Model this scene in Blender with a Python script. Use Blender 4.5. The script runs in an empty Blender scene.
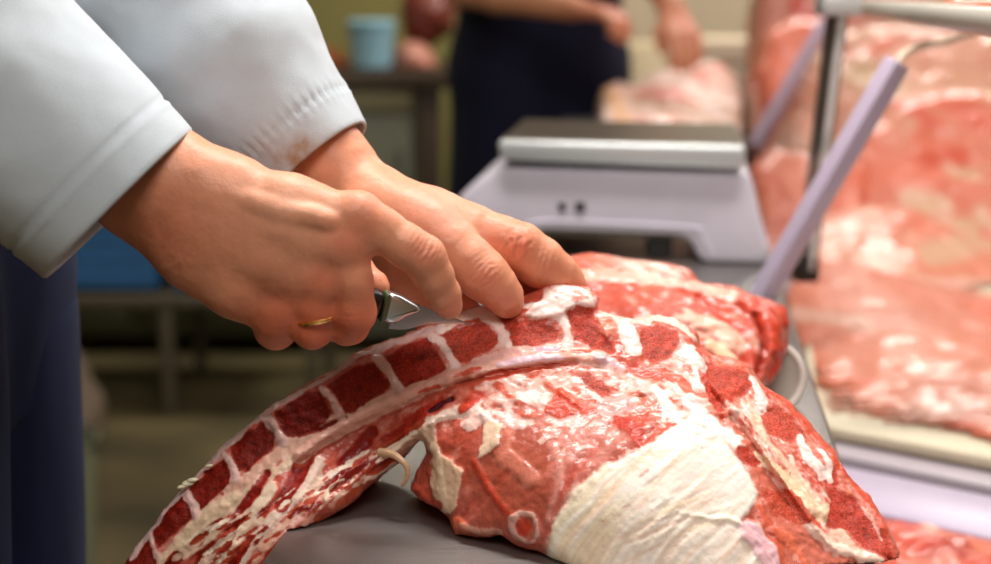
import bpy, bmesh, math, random
import numpy as np
from mathutils import Vector, Matrix
random.seed(7); rng = np.random.default_rng(7)
C = bpy.context.scene.collection
W, H, FPX = 991.0, 564.0, 1514.0
CAM = np.array([0.0, 0.0, 1.17]); PITCH = math.radians(11.0)
FWD = np.array([0, math.cos(PITCH), -math.sin(PITCH)]); UPV = np.array([0, math.sin(PITCH), math.cos(PITCH)])
RT = np.array([1.0, 0, 0])

def at(px, py, Y):
    d = FWD + RT*((px-W/2)/FPX) + UPV*((H/2-py)/FPX)
    return CAM + d*(Y/d[1])

def srgb(r, g, b):
    o = []
    for c in (r, g, b):
        c = c/255.0
        o.append(c/12.92 if c <= 0.04045 else ((c+0.055)/1.055)**2.4)
    return np.array(o)

# ------------------------------------------------------------------ object helpers
def obj(name, me, mat=None, parent=None, smooth=True):
    o = bpy.data.objects.new(name, me); C.objects.link(o)
    if mat is not None:
        me.materials.clear(); me.materials.append(mat)
    if smooth and len(me.polygons):
        me.polygons.foreach_set('use_smooth', np.ones(len(me.polygons), dtype=bool))
    if parent is not None: o.parent = parent; o.matrix_parent_inverse = parent.matrix_world.inverted()
    return o
def tag(o, label=None, cat=None, group=None, kind=None):
    if label: o['label'] = label
    if cat: o['category'] = cat
    if group: o['group'] = group
    if kind: o['kind'] = kind
    return o
def thing(name, label, cat, loc=(0, 0, 0), group=None):
    o = bpy.data.objects.new(name, None); C.objects.link(o); o.location = loc
    o.empty_display_size = 0.05
    o.matrix_world = Matrix.Translation(Vector(loc))
    return tag(o, label, cat, group)
def pymesh(name, verts, faces):
    me = bpy.data.meshes.new(name); me.from_pydata([tuple(v) for v in verts], [], faces); me.update(); return me
def npmesh(name, V, Q):
    me = bpy.data.meshes.new(name)
    me.vertices.add(len(V)); me.vertices.foreach_set('co', np.asarray(V, dtype=np.float32).ravel())
    n = len(Q); me.loops.add(n*4); me.polygons.add(n)
    me.loops.foreach_set('vertex_index', np.asarray(Q, dtype=np.int32).ravel())
    me.polygons.foreach_set('loop_start', np.arange(0, n*4, 4, dtype=np.int32))
    me.polygons.foreach_set('loop_total', np.full(n, 4, dtype=np.int32))
    me.update(calc_edges=True); me.validate(); return me

class BM:
    def __init__(s): s.b = bmesh.new()
    def box(s, c, size, rot=None, bevel=0.0, seg=2):
        r = bmesh.ops.create_cube(s.b, size=1.0); vs = r['verts']
        M = Matrix.Translation(Vector(c)) @ (rot.to_4x4() if rot else Matrix.Identity(4)) @ Matrix.Diagonal((*size, 1))
        bmesh.ops.transform(s.b, matrix=M, verts=vs)
        if bevel > 0:
            es = list({e for v in vs for e in v.link_edges})
            bmesh.ops.bevel(s.b, geom=es, offset=bevel, segments=seg, profile=0.5, affect='EDGES')
        return s
    def cyl(s, a, b, r1, r2=None, seg=24, caps=True):
        a = Vector(a); b = Vector(b); r2 = r1 if r2 is None else r2
        d = b-a; q = d.to_track_quat('Z', 'Y')
        r = bmesh.ops.create_cone(s.b, cap_ends=caps, segments=seg, radius1=r1, radius2=r2, depth=d.length)
        bmesh.ops.transform(s.b, matrix=Matrix.Translation((a+b)/2) @ q.to_matrix().to_4x4(), verts=r['verts'])
        return s
    def prism(s, pts2, o, ux, uy, un, depth, bevel=0.0, seg=2):
        """closed outline pts2 in the plane (o,ux,uy), extruded by depth along un"""
        o = Vector(o); ux = Vector(ux); uy = Vector(uy); un = Vector(un)
        v0 = [s.b.verts.new(o+ux*p[0]+uy*p[1]) for p in pts2]
        v1 = [s.b.verts.new(o+ux*p[0]+uy*p[1]+un*depth) for p in pts2]
        n = len(pts2); fs = [s.b.faces.new(v0[::-1]), s.b.faces.new(v1)]
        for i in range(n): fs.append(s.b.faces.new((v0[i], v0[(i+1) % n], v1[(i+1) % n], v1[i])))
        bmesh.ops.recalc_face_normals(s.b, faces=fs)
        if bevel > 0:
            es = list({e for f in fs for e in f.edges})
            bmesh.ops.bevel(s.b, geom=es, offset=bevel, segments=seg, profile=0.5, affect='EDGES')
        return s
    def tube(s, pts, rad, seg=12, closed=False):
        pts = [Vector(p) for p in pts]; n = len(pts)
        rad = rad if hasattr(rad, '__len__') else [rad]*n
        rings = []; prev = None
        for i, p in enumerate(pts):
            if closed: t = pts[(i+1) % n]-pts[i-1]
            else: t = pts[min(i+1, n-1)]-pts[max(i-1, 0)]
            t.normalize()
            if prev is None:
                a = Vector((0, 0, 1)) if abs(t.z) < .9 else Vector((1, 0, 0)); u = t.cross(a).normalized()
            else: u = (prev - t*prev.dot(t)).normalized()
            prev = u; w = t.cross(u)
            rings.append([s.b.verts.new(p+(u*math.cos(k*2*math.pi/seg)+w*math.sin(k*2*math.pi/seg))*rad[i]) for k in range(seg)])
        m = n if closed else n-1
        for i in range(m):
            A = rings[i]; B = rings[(i+1) % n]
            for k in range(seg): s.b.faces.new((A[k], A[(k+1) % seg], B[(k+1) % seg], B[k]))
        if not closed:
            s.b.faces.new(rings[0][::-1]); s.b.faces.new(rings[-1])
        return s
    def build(s, name, mat, parent=None, smooth=True, angle=35):
        bmesh.ops.recalc_face_normals(s.b, faces=s.b.faces[:])
        me = bpy.data.meshes.new(name); s.b.to_mesh(me); s.b.free()
        o = obj(name, me, mat, parent, smooth)
        if smooth: me.set_sharp_from_angle(angle=math.radians(angle))
        return o

def spline(pts, n=8):
    """Catmull-Rom through points of any dimension"""
    P = [np.array(p, float) for p in pts]; P = [2*P[0]-P[1]]+P+[2*P[-1]-P[-2]]; out = []
    for i in range(1, len(P)-2):
        for k in range(n):
            t = k/n
            out.append(0.5*((2*P[i])+(-P[i-1]+P[i+1])*t+(2*P[i-1]-5*P[i]+4*P[i+1]-P[i+2])*t*t+(-P[i-1]+3*P[i]-3*P[i+1]+P[i+2])*t**3))
    out.append(P[-2]); return out

# ------------------------------------------------------------------ numpy noise
def _hash(i, j, k, s):
    n = (i*73856093) ^ (j*19349663) ^ (k*83492791) ^ (s*2654435)
    n = n & 0x7fffffff
    n = (n ^ (n >> 13))*1274126177 & 0x7fffffff
    n = (n ^ (n >> 16))*668265263 & 0x7fffffff
    return ((n ^ (n >> 15)) & 0xffff)/65535.0
def vnoise(P, seed=0):
    P = np.asarray(P, dtype=np.float64); I = np.floor(P).astype(np.int64); f = P-I; f = f*f*(3-2*f)
    r = 0
    for a in (0, 1):
        for b in (0, 1):
            for c in (0, 1):
                w = (f[..., 0] if a else 1-f[..., 0])*(f[..., 1] if b else 1-f[..., 1])*(f[..., 2] if c else 1-f[..., 2])
                r = r+w*_hash(I[..., 0]+a, I[..., 1]+b, I[..., 2]+c, seed)
    return r*2-1
def fbm(P, freq, octv=3, seed=0, gain=0.5):
    P = np.asarray(P); r = 0; a = 1; tot = 0
    for o in range(octv):
        r = r+a*vnoise(P*freq*(2**o), seed+o*17); tot += a; a *= gain
    return r/tot

# ------------------------------------------------------------------ iso-surface (surface nets)
def nets(F, org, h):
    s = F < 0
    cnt = np.zeros(tuple(n-1 for n in F.shape), dtype=np.int8)
    for a in (0, 1):
        for b in (0, 1):
            for c in (0, 1):
                cnt += s[a:F.shape[0]-1+a, b:F.shape[1]-1+b, c:F.shape[2]-1+c]
    idx = np.argwhere((cnt > 0) & (cnt < 8))
    lut = np.full(cnt.shape, -1, dtype=np.int32); lut[idx[:, 0], idx[:, 1], idx[:, 2]] = np.arange(len(idx))
    acc = np.zeros((len(idx), 3)); num = np.zeros(len(idx))
    for ax in range(3):
        o1, o2 = [q for q in range(3) if q != ax]
        for u in (0, 1):
            for v in (0, 1):
                c0 = np.zeros(3, int); c0[o1] = u; c0[o2] = v; c1 = c0.copy(); c1[ax] = 1
                A = idx+c0; B = idx+c1
                f0 = F[A[:, 0], A[:, 1], A[:, 2]].astype(float); f1 = F[B[:, 0], B[:, 1], B[:, 2]].astype(float)
                m = (f0 < 0) != (f1 < 0)
                t = f0/np.where(m, f0-f1, 1)
                p = np.zeros((len(idx), 3)); p[:, o1] = u; p[:, o2] = v; p[:, ax] = t
                acc[m] += p[m]; num[m] += 1
    V = org+(idx+acc/num[:, None])*h
    Q = []
    for ax in range(3):
        o1, o2 = [(1, 2), (2, 0), (0, 1)][ax]
        sl0 = [slice(None)]*3; sl1 = [slice(None)]*3
        sl0[ax] = slice(0, -1); sl1[ax] = slice(1, None)
        cr = s[tuple(sl0)] != s[tuple(sl1)]
        e = np.argwhere(cr)
        ok = (e[:, o1] >= 1) & (e[:, o2] >= 1) & (e[:, o1] < F.shape[o1]-1) & (e[:, o2] < F.shape[o2]-1)
        e = e[ok]
        inside = s[e[:, 0], e[:, 1], e[:, 2]]
        def g(d1, d2):
            q = e.copy(); q[:, o1] += d1; q[:, o2] += d2; return lut[q[:, 0], q[:, 1], q[:, 2]]
        q = np.stack([g(-1, -1), g(0, -1), g(0, 0), g(-1, 0)], 1)
        q[~inside] = q[~inside][:, ::-1]
        Q.append(q)
    Q = np.concatenate(Q); Q = Q[(Q >= 0).all(1)]
    return V, Q

def smin(a, b, k):
    if k <= 0: return np.minimum(a, b)
    h = np.clip(0.5+0.5*(b-a)/k, 0, 1)
    return b*(1-h)+a*h-k*h*(1-h)

class SDF:
    """round cones and ellipsoids, joined smoothly, on a regular grid"""
    def __init__(s, lo, hi, h, base=None):
        s.h = h; s.lo = np.array(lo, float); n = np.ceil((np.array(hi)-s.lo)/h).astype(int)+1
        s.n = n; s.F = np.full(tuple(n), 0.03 if h < 0.004 else 0.15, dtype=np.float32)
        s.ax = [s.lo[i]+np.arange(n[i])*h for i in range(3)]
        s.cap = float(s.F[0, 0, 0])
    def region(s, mn, mx, m):
        a = np.clip(np.floor((np.array(mn)-m-s.lo)/s.h).astype(int), 0, s.n-1)
        b = np.clip(np.ceil((np.array(mx)+m-s.lo)/s.h).astype(int)+1, 1, s.n)
        b = np.maximum(b, a+1)
        sl = tuple(slice(a[i], b[i]) for i in range(3))
        X, Y, Z = np.meshgrid(s.ax[0][sl[0]], s.ax[1][sl[1]], s.ax[2][sl[2]], indexing='ij')
        return sl, X, Y, Z
    def cone(s, a, b, ra, rb, k=0.004, flat=None, sub=False):
        a = np.array(a, float); b = np.array(b, float); R = max(ra, rb)
        sl, X, Y, Z = s.region(np.minimum(a, b)-R, np.maximum(a, b)+R, s.cap*0.8)
        d = b-a; L2 = max(d@d, 1e-9)
        px = X-a[0]; py = Y-a[1]; pz = Z-a[2]
        t = np.clip((px*d[0]+py*d[1]+pz*d[2])/L2, 0, 1)
        qx = px-t*d[0]; qy = py-t*d[1]; qz = pz-t*d[2]
        if flat is not None:          # flat = (unit axis, factor): squash along that axis
            n, f = flat; n = np.array(n, float); n /= np.linalg.norm(n)
            w = qx*n[0]+qy*n[1]+qz*n[2]
            g = (1/f-1)*w; qx = qx+g*n[0]; qy = qy+g*n[1]; qz = qz+g*n[2]
        D = np.sqrt(qx*qx+qy*qy+qz*qz)-(ra+(rb-ra)*t)
        if sub: s.F[sl] = -smin(-s.F[sl], D, k)
        else: s.F[sl] = smin(s.F[sl], D, k)
        return s
    def chain(s, pts, k=0.004, flat=None):
        for p, q in zip(pts[:-1], pts[1:]): s.cone(p[0], q[0], p[1], q[1], k, flat)
        return s
    def ell(s, c, r, rot=None, k=0.01, sub=False):
        c = np.array(c, float); r = np.array(r, float); R = r.max()
        sl, X, Y, Z = s.region(c-R, c+R, s.cap*0.8)
        P = np.stack([X-c[0], Y-c[1], Z-c[2]], -1)
        if rot is not None: P = P@np.array(rot)
        k0 = np.linalg.norm(P/r, axis=-1); k1 = np.linalg.norm(P/(r*r), axis=-1)
        D = k0*(k0-1)/np.maximum(k1, 1e-6)
        if sub: s.F[sl] = -smin(-s.F[sl], D, k)
        else: s.F[sl] = smin(s.F[sl], D, k)
        return s
    def merge(s, other, k): s.F = smin(s.F, other.F, k).astype(np.float32); return s
    def mesh(s): return nets(s.F, s.lo, s.h)

def vnormals(me):
    N = np.zeros(len(me.vertices)*3, dtype=np.float32); me.vertices.foreach_get('normal', N); return N.reshape(-1, 3)
def setattr_col(me, name, col):
    n = len(me.vertices); a = me.color_attributes.new(name, 'FLOAT_COLOR', 'POINT')
    A = np.ones((n, 4), dtype=np.float32); A[:, :3] = col; a.data.foreach_set('color', A.ravel())

# ------------------------------------------------------------------ node helpers
def newmat(name):
    m = bpy.data.materials.new(name); m.use_nodes = True; nt = m.node_tree
    for n in list(nt.nodes): nt.nodes.remove(n)
    out = nt.nodes.new('ShaderNodeOutputMaterial'); b = nt.nodes.new('ShaderNodeBsdfPrincipled')
    nt.links.new(b.outputs[0], out.inputs[0]); return m, nt, b
def simple(name, col, rough=0.5, metal=0.0, noise=0.0, scale=40, bump=0.0, bscale=200, spec=0.5, col2=None, stretch=(1, 1, 1), coat=0.0, sss=0.0):
    m, nt, b = newmat(name); N = nt.nodes; L = nt.links
    c = list(col)+[1]
    b.inputs['Base Color'].default_value = c; b.inputs['Roughness'].default_value = rough
    b.inputs['Metallic'].default_value = metal; b.inputs['Specular IOR Level'].default_value = spec
    b.inputs['Coat Weight'].default_value = coat; b.inputs['Coat Roughness'].default_value = 0.15
    if sss: b.inputs['Subsurface Weight'].default_value = sss; b.inputs['Subsurface Radius'].default_value = (1, .4, .25); b.inputs['Subsurface Scale'].default_value = 0.006
    tc = N.new('ShaderNodeTexCoord'); mp = N.new('ShaderNodeMapping'); L.new(tc.outputs['Object'], mp.inputs[0])
    mp.inputs['Scale'].default_value = stretch
    if noise or col2 is not None:
        n = N.new('ShaderNodeTexNoise'); n.inputs['Scale'].default_value = scale; n.inputs['Detail'].default_value = 5
        L.new(mp.outputs[0], n.inputs['Vector'])
        r = N.new('ShaderNodeValToRGB'); L.new(n.outputs[0], r.inputs[0]); L.new(r.outputs[0], b.inputs['Base Color'])
        c2 = list(col2) if col2 is not None else [x*(1-noise) for x in col]
        r.color_ramp.elements[0].position = 0.35; r.color_ramp.elements[1].position = 0.65
        r.color_ramp.elements[0].color = list(c2)+[1]; r.color_ramp.elements[1].color = c
    if bump:
        n = N.new('ShaderNodeTexNoise'); n.inputs['Scale'].default_value = bscale; n.inputs['Detail'].default_value = 4
        L.new(mp.outputs[0], n.inputs['Vector'])
        bp = N.new('ShaderNodeBump'); bp.inputs['Strength'].default_value = 1; bp.inputs['Distance'].default_value = bump
        L.new(n.outputs[0], bp.inputs['Height']); L.new(bp.outputs[0], b.inputs['Normal'])
    return m
# ------------------------------------------------------------------ sculpted cuts of meat
TILT = math.radians(15.0)
DV = np.array([0, math.cos(TILT), -math.sin(TILT)]); VV = np.array([0, math.sin(TILT), math.cos(TILT)])
def tps(P, val):
    P = np.array(P, float); n = len(P); r = np.linalg.norm(P[:, None]-P[None], axis=-1)
    K = np.where(r > 0, r*r*np.log(np.maximum(r, 1e-9)), 0)+np.eye(n)*1e-3*np.mean(r)**2
    A = np.zeros((n+3, n+3)); A[:n, :n] = K; A[:n, n] = 1; A[:n, n+1:] = P; A[n:, :n] = A[:n, n:].T
    w = np.linalg.solve(A, np.concatenate([val, [0, 0, 0]]))
    def f(Q):
        Q = np.asarray(Q, float); out = w[n]+Q[..., 0]*w[n+1]+Q[..., 1]*w[n+2]
        for i in range(n):
            r = np.hypot(Q[..., 0]-P[i, 0], Q[..., 1]-P[i, 1]); out = out+w[i]*np.where(r > 0, r*r*np.log(np.maximum(r, 1e-9)), 0)
        return out
    return f
def seg_dist(U, Vv, a, b):
    d = b-a; L2 = max(d@d, 1e-12); t = np.clip(((U-a[0])*d[0]+(Vv-a[1])*d[1])/L2, 0, 1)
    return np.hypot(U-a[0]-t*d[0], Vv-a[1]-t*d[1]), t
def poly_sd(U, Vv, P):
    D = np.full(U.shape, 1e9); ins = np.zeros(U.shape, bool)
    for i in range(len(P)):
        a = P[i]; b = P[(i+1) % len(P)]; D = np.minimum(D, seg_dist(U, Vv, a, b)[0])
        c = (a[1] > Vv) != (b[1] > Vv)
        with np.errstate(divide='ignore', invalid='ignore'):
            x = (b[0]-a[0])*(Vv-a[1])/(b[1]-a[1] if b[1] != a[1] else 1e-12)+a[0]
        ins ^= c & (U < x)
    return np.where(ins, -D, D)

class Relief:
    def __init__(s, outline, ctrl, h, hr, base, fat, mask=0.0, seed=1, pxs=None):
        s.h = h; s.hr = hr; s.seed = seed
        cp = [(c[0]/100, c[1]/100) for c in ctrl]; s.fY = tps(cp, np.array([c[2] for c in ctrl]))
        s.Ym = np.mean([c[2] for c in ctrl]); s.ps = s.Ym/FPX
        P3 = np.array([at(*c) for c in ctrl]); s.ft = tps(np.stack([P3[:, 0], P3@VV], 1)*10, P3@DV)
        s.poly = s.uv(outline); mn = s.poly.min(0)-3*h-0.002; mx = s.poly.max(0)+3*h+0.002
        s.mn = mn; s.mx = mx
        s.u = np.arange(mn[0], mx[0], hr); s.v = np.arange(mn[1], mx[1], hr)
        s.U, s.V = np.meshgrid(s.u, s.v, indexing='ij')
        s.P2 = np.stack([s.U, s.V, np.zeros_like(s.U)+seed*3.1], -1)
        s.red = np.zeros(s.U.shape+(3,))+base; s.fatc = np.zeros(s.U.shape+(3,))+fat
        s.mask = np.zeros(s.U.shape)+mask; s.grain = np.zeros(s.U.shape); s.hgt = np.zeros(s.U.shape)
        s.lump = np.ones(s.U.shape); s.lab = np.zeros(s.U.shape, int); s.names = [None]
        s.n1 = fbm(s.P2, 220, 3, seed); s.n2 = fbm(s.P2, 60, 3, seed+5); s.n3 = fbm(s.P2, 500, 2, seed+9)
    def uv(s, px):
        px = np.array(px, float); Y = s.fY(px[:, :2]/100)
        P = np.array([at(p[0], p[1], y) for p, y in zip(px, Y)]); return np.stack([P[:, 0], P@VV], 1)
    def _apply(s, d, sl, kind, col, mm, soft, rough, grain, name, op, prof):
        soft = soft*s.ps; d = d+s.n1[sl]*rough*s.ps+s.n2[sl]*rough*0.7*s.ps
        a = np.clip(0.5-d/max(soft, 1e-6), 0, 1); a = a*a*(3-2*a)
        ao = a*op
        if kind == 'red':
            s.red[sl] += (col-s.red[sl])*ao[..., None]; s.mask[sl] *= (1-ao)
        elif kind == 'fat':
            s.fatc[sl] += (col-s.fatc[sl])*a[..., None]; s.mask[sl] += (1-s.mask[sl])*ao
        if grain is not None: s.grain[sl] += (grain-s.grain[sl])*a
        if mm: s.hgt[sl] += mm*0.001*(prof if prof is not None else a)
        if name is not None: s.lab[sl] = np.where(a > 0.5, name, s.lab[sl])
    def calm(s, px, val, soft=8):
        P = s.uv(px); d = poly_sd(s.U, s.V, P); a = np.clip(0.5-d/(soft*s.ps), 0, 1); s.lump += (val-s.lump)*a
    def fan(s, px, pole, amp, cols, freq=95, soft=10, bend=0.0):
        """combed strands that run away from a pole inside an outline"""
        P = s.uv(px); d = poly_sd(s.U, s.V, P); a = np.clip(0.5-d/(soft*s.ps), 0, 1); q = s.uv([pole])[0]
        dx = s.U-q[0]; dy = s.V-q[1]; r = np.hypot(dx, dy)*1000; th = np.arctan2(dy, -dx)+bend*(r/100)**2+fbm(s.P2, 30, 2, 77)*.035
        K = np.stack([th*freq*.5, r*.022, np.zeros_like(r)], -1); n1 = fbm(K, 1.0, 3, 5); n2 = fbm(K*np.array([2.1, 1.2, 1]), 1.0, 2, 15)
        s.hgt += a*amp*.001*(n1+.5*n2)
        for c, n, lo in ((cols[0], n1, .12), (cols[1], -n1, .2), (cols[2], n2, .25)):
            m = np.clip((n-lo)*3.5, 0, 1)*a; s.fatc += (np.array(c)-s.fatc)*m[..., None]*.75
    def crop(s, P, m):
        mn = P.min(0)-m; mx = P.max(0)+m
        i0 = max(0, int((mn[0]-s.mn[0])/s.hr)); i1 = min(len(s.u), int((mx[0]-s.mn[0])/s.hr)+2)
        j0 = max(0, int((mn[1]-s.mn[1])/s.hr)); j1 = min(len(s.v), int((mx[1]-s.mn[1])/s.hr)+2)
        return (slice(i0, max(i1, i0+1)), slice(j0, max(j1, j0+1)))
    def part(s, name):
        s.names.append(name); return len(s.names)-1
    def fill(s, px, kind, col=None, mm=0, soft=5, rough=4, grain=None, part=None, op=1.0):
        P = s.uv(px); sl = s.crop(P, (soft+rough*2+4)*s.ps)
        s._apply(poly_sd(s.U[sl], s.V[sl], P), sl, kind, col, mm, soft, rough, grain, part, op, None)
    def stroke(s, px, r, kind, col=None, mm=0, soft=3, rough=2, grain=None, part=None, op=1.0, smooth=4, taper=False):
        if len(px) > 2: px = spline([p[:2] for p in px], smooth)
        P = s.uv(px); sl = s.crop(P, (r+soft+rough*2+4)*s.ps); U = s.U[sl]; Vv = s.V[sl]
        D = np.full(U.shape, 1e9); n = len(P)-1
        for i in range(n):
            d, t = seg_dist(U, Vv, P[i], P[i+1])
            rr = r*s.ps
            if taper: x = (i+t)/n; rr = rr*(0.25+0.75*np.sin(np.pi*np.clip(x, 0, 1)))
            D = np.minimum(D, d-rr)
        prof = np.sqrt(np.clip(1-(np.clip(D+r*s.ps, 0, None)/(r*s.ps))**2, 0, 1)) if mm else None
        s._apply(D, sl, kind, col, mm, soft, rough, grain, part, op, prof)
    def mesh(s, thick, R, zclip=None, xclip=-9, nz=((80, .0012),), c=0.75, grow=0.0):
        h = s.h; u = np.arange(s.mn[0], s.mx[0], h); v = np.arange(s.mn[1], s.mx[1], h)
        U, Vv = np.meshgrid(u, v, indexing='ij'); d2 = poly_sd(U, Vv, s.poly)-grow
        tf = s.ft(np.stack([U, Vv], -1)*10)-s.samp(s.hgt, U, Vv)
        ins = d2 < 3*h; t0 = tf[ins].min()-4*h; t1 = tf[ins].max()+thick+4*h
        t = np.arange(t0, t1, h)
        q1 = (d2+R)[:, :, None]; T = t[None, None, :]
        q2 = np.maximum((tf[:, :, None]-T)*c, T-tf[:, :, None]-thick)+R
        F = (np.sqrt(np.maximum(q1, 0)**2+np.maximum(q2, 0)**2)+np.minimum(np.maximum(q1, q2), 0)-R).astype(np.float32)
        if zclip is not None:
            Z = Vv[:, :, None]*VV[2]+T*DV[2]
            cl = np.where(U[:, :, None] > xclip, zclip-Z, -1).astype(np.float32); F = np.maximum(F, cl)
        vt, Q = nets(F, np.array([s.mn[0], s.mn[1], t0]), h)
        Wd = vt[:, :1]*RT+vt[:, 1:2]*VV+vt[:, 2:3]*DV
        me = npmesh('meat', Wd, Q[:, ::-1]); Nn = vnormals(me)
        # make sure normals point outwards (front faces the viewer side)
        d = np.zeros(len(Wd))
        for f, a in nz: d += fbm(Wd, f, 3, s.seed+int(f))*a
        Wd = Wd+Nn*(d*s.samp(s.lump, vt[:, 0], vt[:, 1]))[:, None]; me.vertices.foreach_set('co', Wd.astype(np.float32).ravel()); me.update()
        s.vt = vt
        setattr_col(me, 'red', np.stack([s.samp(s.red[..., i], vt[:, 0], vt[:, 1]) for i in range(3)], 1))
        setattr_col(me, 'fat', np.stack([s.samp(s.fatc[..., i], vt[:, 0], vt[:, 1]) for i in range(3)], 1))
        setattr_col(me, 'mask', np.stack([s.samp(s.mask, vt[:, 0], vt[:, 1]), s.samp(s.grain, vt[:, 0], vt[:, 1]), np.zeros(len(vt))], 1))
        return me
    def samp(s, R_, U, Vv):
        x = np.clip((U-s.mn[0])/s.hr, 0, R_.shape[0]-1.001); y = np.clip((Vv-s.mn[1])/s.hr, 0, R_.shape[1]-1.001)
        i = x.astype(int); j = y.astype(int); fx = x-i; fy = y-j
        return (R_[i, j]*(1-fx)*(1-fy)+R_[i+1, j]*fx*(1-fy)+R_[i, j+1]*(1-fx)*fy+R_[i+1, j+1]*fx*fy)
    def split(s, me, mat, root, base_name, labels=None, maxdepth=0.03):
        """one mesh object per marked region, all taken from the same sculpted surface so that the seams match"""
        vt = s.vt; V = np.zeros(len(me.vertices)*3, dtype=np.float32); me.vertices.foreach_get('co', V); V = V.reshape(-1, 3)
        N = vnormals(me).copy()
        Q = np.zeros(len(me.loops), dtype=np.int32); me.loops.foreach_get('vertex_index', Q); Q = Q.reshape(-1, 4)
        i = np.clip(((vt[:, 0]-s.mn[0])/s.hr).round().astype(int), 0, s.lab.shape[0]-1)
        j = np.clip(((vt[:, 1]-s.mn[1])/s.hr).round().astype(int), 0, s.lab.shape[1]-1)
        lv = s.lab[i, j].copy()
        tf = s.ft(vt[:, :2]*10); lv[vt[:, 2]-tf > maxdepth] = 0
        lf = np.sort(lv[Q], 1)[:, 1]
        att = {}
        for nm in ('red', 'fat', 'mask'):
            A = np.zeros(len(V)*4, dtype=np.float32); me.color_attributes[nm].data.foreach_get('color', A); att[nm] = A.reshape(-1, 4)
        out = []
        for L in range(len(s.names)):
            q = Q[lf == L]
            if len(q) < 6: continue
            ids, inv = np.unique(q, return_inverse=True); inv = inv.reshape(-1, 4)
            nm = base_name if L == 0 else s.names[L]
            m = npmesh(nm, V[ids], inv)
            for a in att: setattr_col(m, a, att[a][ids][:, :3])
            o = obj(nm, m, mat, root); m.normals_split_custom_set_from_vertices([tuple(x) for x in N[ids]])
            if labels and nm in labels: o['label'] = labels[nm]
            out.append(o)
        bpy.data.meshes.remove(me); return out

def meat_material(name, rough=0.34, bump=0.0007, coat=0.3, crisp=0.24):
    m, nt, b = newmat(name); N = nt.nodes; L = nt.links
    def attr(n):
        a = N.new('ShaderNodeAttribute'); a.attribute_name = n; return a
    red, fat, msk = attr('red'), attr('fat'), attr('mask')
    sp = N.new('ShaderNodeSeparateColor'); L.new(msk.outputs['Color'], sp.inputs[0])
    tc = N.new('ShaderNodeTexCoord')
    def noise(sc, det=4, st=(1, 1, 1)):
        mp = N.new('ShaderNodeMapping'); L.new(tc.outputs['Object'], mp.inputs[0]); mp.inputs['Scale'].default_value = st
        n = N.new('ShaderNodeTexNoise'); n.inputs['Scale'].default_value = sc; n.inputs['Detail'].default_value = det
        L.new(mp.outputs[0], n.inputs['Vector']); return n.outputs[0]
    def mth(op, a, c, cl=False):
        n = N.new('ShaderNodeMath'); n.operation = op; n.use_clamp = cl
        for i, x in enumerate((a, c)):
            if isinstance(x, (int, float)): n.inputs[i].default_value = x
            else: L.new(x, n.inputs[i])
        return n.outputs[0]
    nA = noise(170, 5); nB = noise(900, 3); nC = noise(45, 3)
    q = mth('ADD', sp.outputs[0], mth('ADD', mth('MULTIPLY', mth('SUBTRACT', nA, .5), .75), mth('MULTIPLY', mth('SUBTRACT', nB, .5), .35)))
    mr = N.new('ShaderNodeMapRange'); mr.interpolation_type = 'SMOOTHSTEP'; L.new(q, mr.inputs[0])
    mr.inputs[1].default_value = 0.5-crisp*1.6; mr.inputs[2].default_value = 0.5+crisp*1.6
    # variation of each tone
    def vary(col, amt, src):
        h = N.new('ShaderNodeHueSaturation'); L.new(col, h.inputs['Color'])
        L.new(mth('ADD', 1-amt/2, mth('MULTIPLY', src, amt)), h.inputs['Value']); return h.outputs[0]
    r2 = vary(vary(red.outputs['Color'], .55, nA), .5, nB)
    # spongy bone: pale specks and dark pores
    vo = N.new('ShaderNodeTexVoronoi'); vo.inputs['Scale'].default_value = 1000; L.new(tc.outputs['Object'], vo.inputs['Vector'])
    gr = mth('MULTIPLY', sp.outputs[1], mth('MULTIPLY', mth('SUBTRACT', nB, .5), 2.2, False))
    h = N.new('ShaderNodeHueSaturation'); L.new(r2, h.inputs['Color']); L.new(mth('ADD', 1.0, gr), h.inputs['Value'])
    f2 = vary(fat.outputs['Color'], .22, nC)
    mx = N.new('ShaderNodeMix'); mx.data_type = 'RGBA'; L.new(mr.outputs[0], mx.inputs[0]); L.new(h.outputs[0], mx.inputs[6]); L.new(f2, mx.inputs[7])
    L.new(mx.outputs[2], b.inputs['Base Color'])
    hb = mth('ADD', mth('MULTIPLY', nA, 1.0), mth('MULTIPLY', nB, mth('ADD', .12, mth('MULTIPLY', sp.outputs[1], .5))))
    bp = N.new('ShaderNodeBump'); bp.inputs['Distance'].default_value = bump; L.new(hb, bp.inputs['Height']); L.new(bp.outputs[0], b.inputs['Normal'])
    rg = mth('ADD', rough-0.12, mth('ADD', mth('MULTIPLY', nA, .3), mth('MULTIPLY', sp.outputs[1], .22)))
    L.new(rg, b.inputs['Roughness'])
    L.new(mth('MULTIPLY', mth('SUBTRACT', 1.0, sp.outputs[1], True), coat), b.inputs['Coat Weight'])
    b.inputs['Coat Roughness'].default_value = 0.16; b.inputs['Specular IOR Level'].default_value = 0.3
    b.inputs['Subsurface Weight'].default_value = 0.12; b.inputs['Subsurface Radius'].default_value = (1, .35, .25); b.inputs['Subsurface Scale'].default_value = 0.006
    return m
M_MEAT = meat_material('raw_meat')
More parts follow.
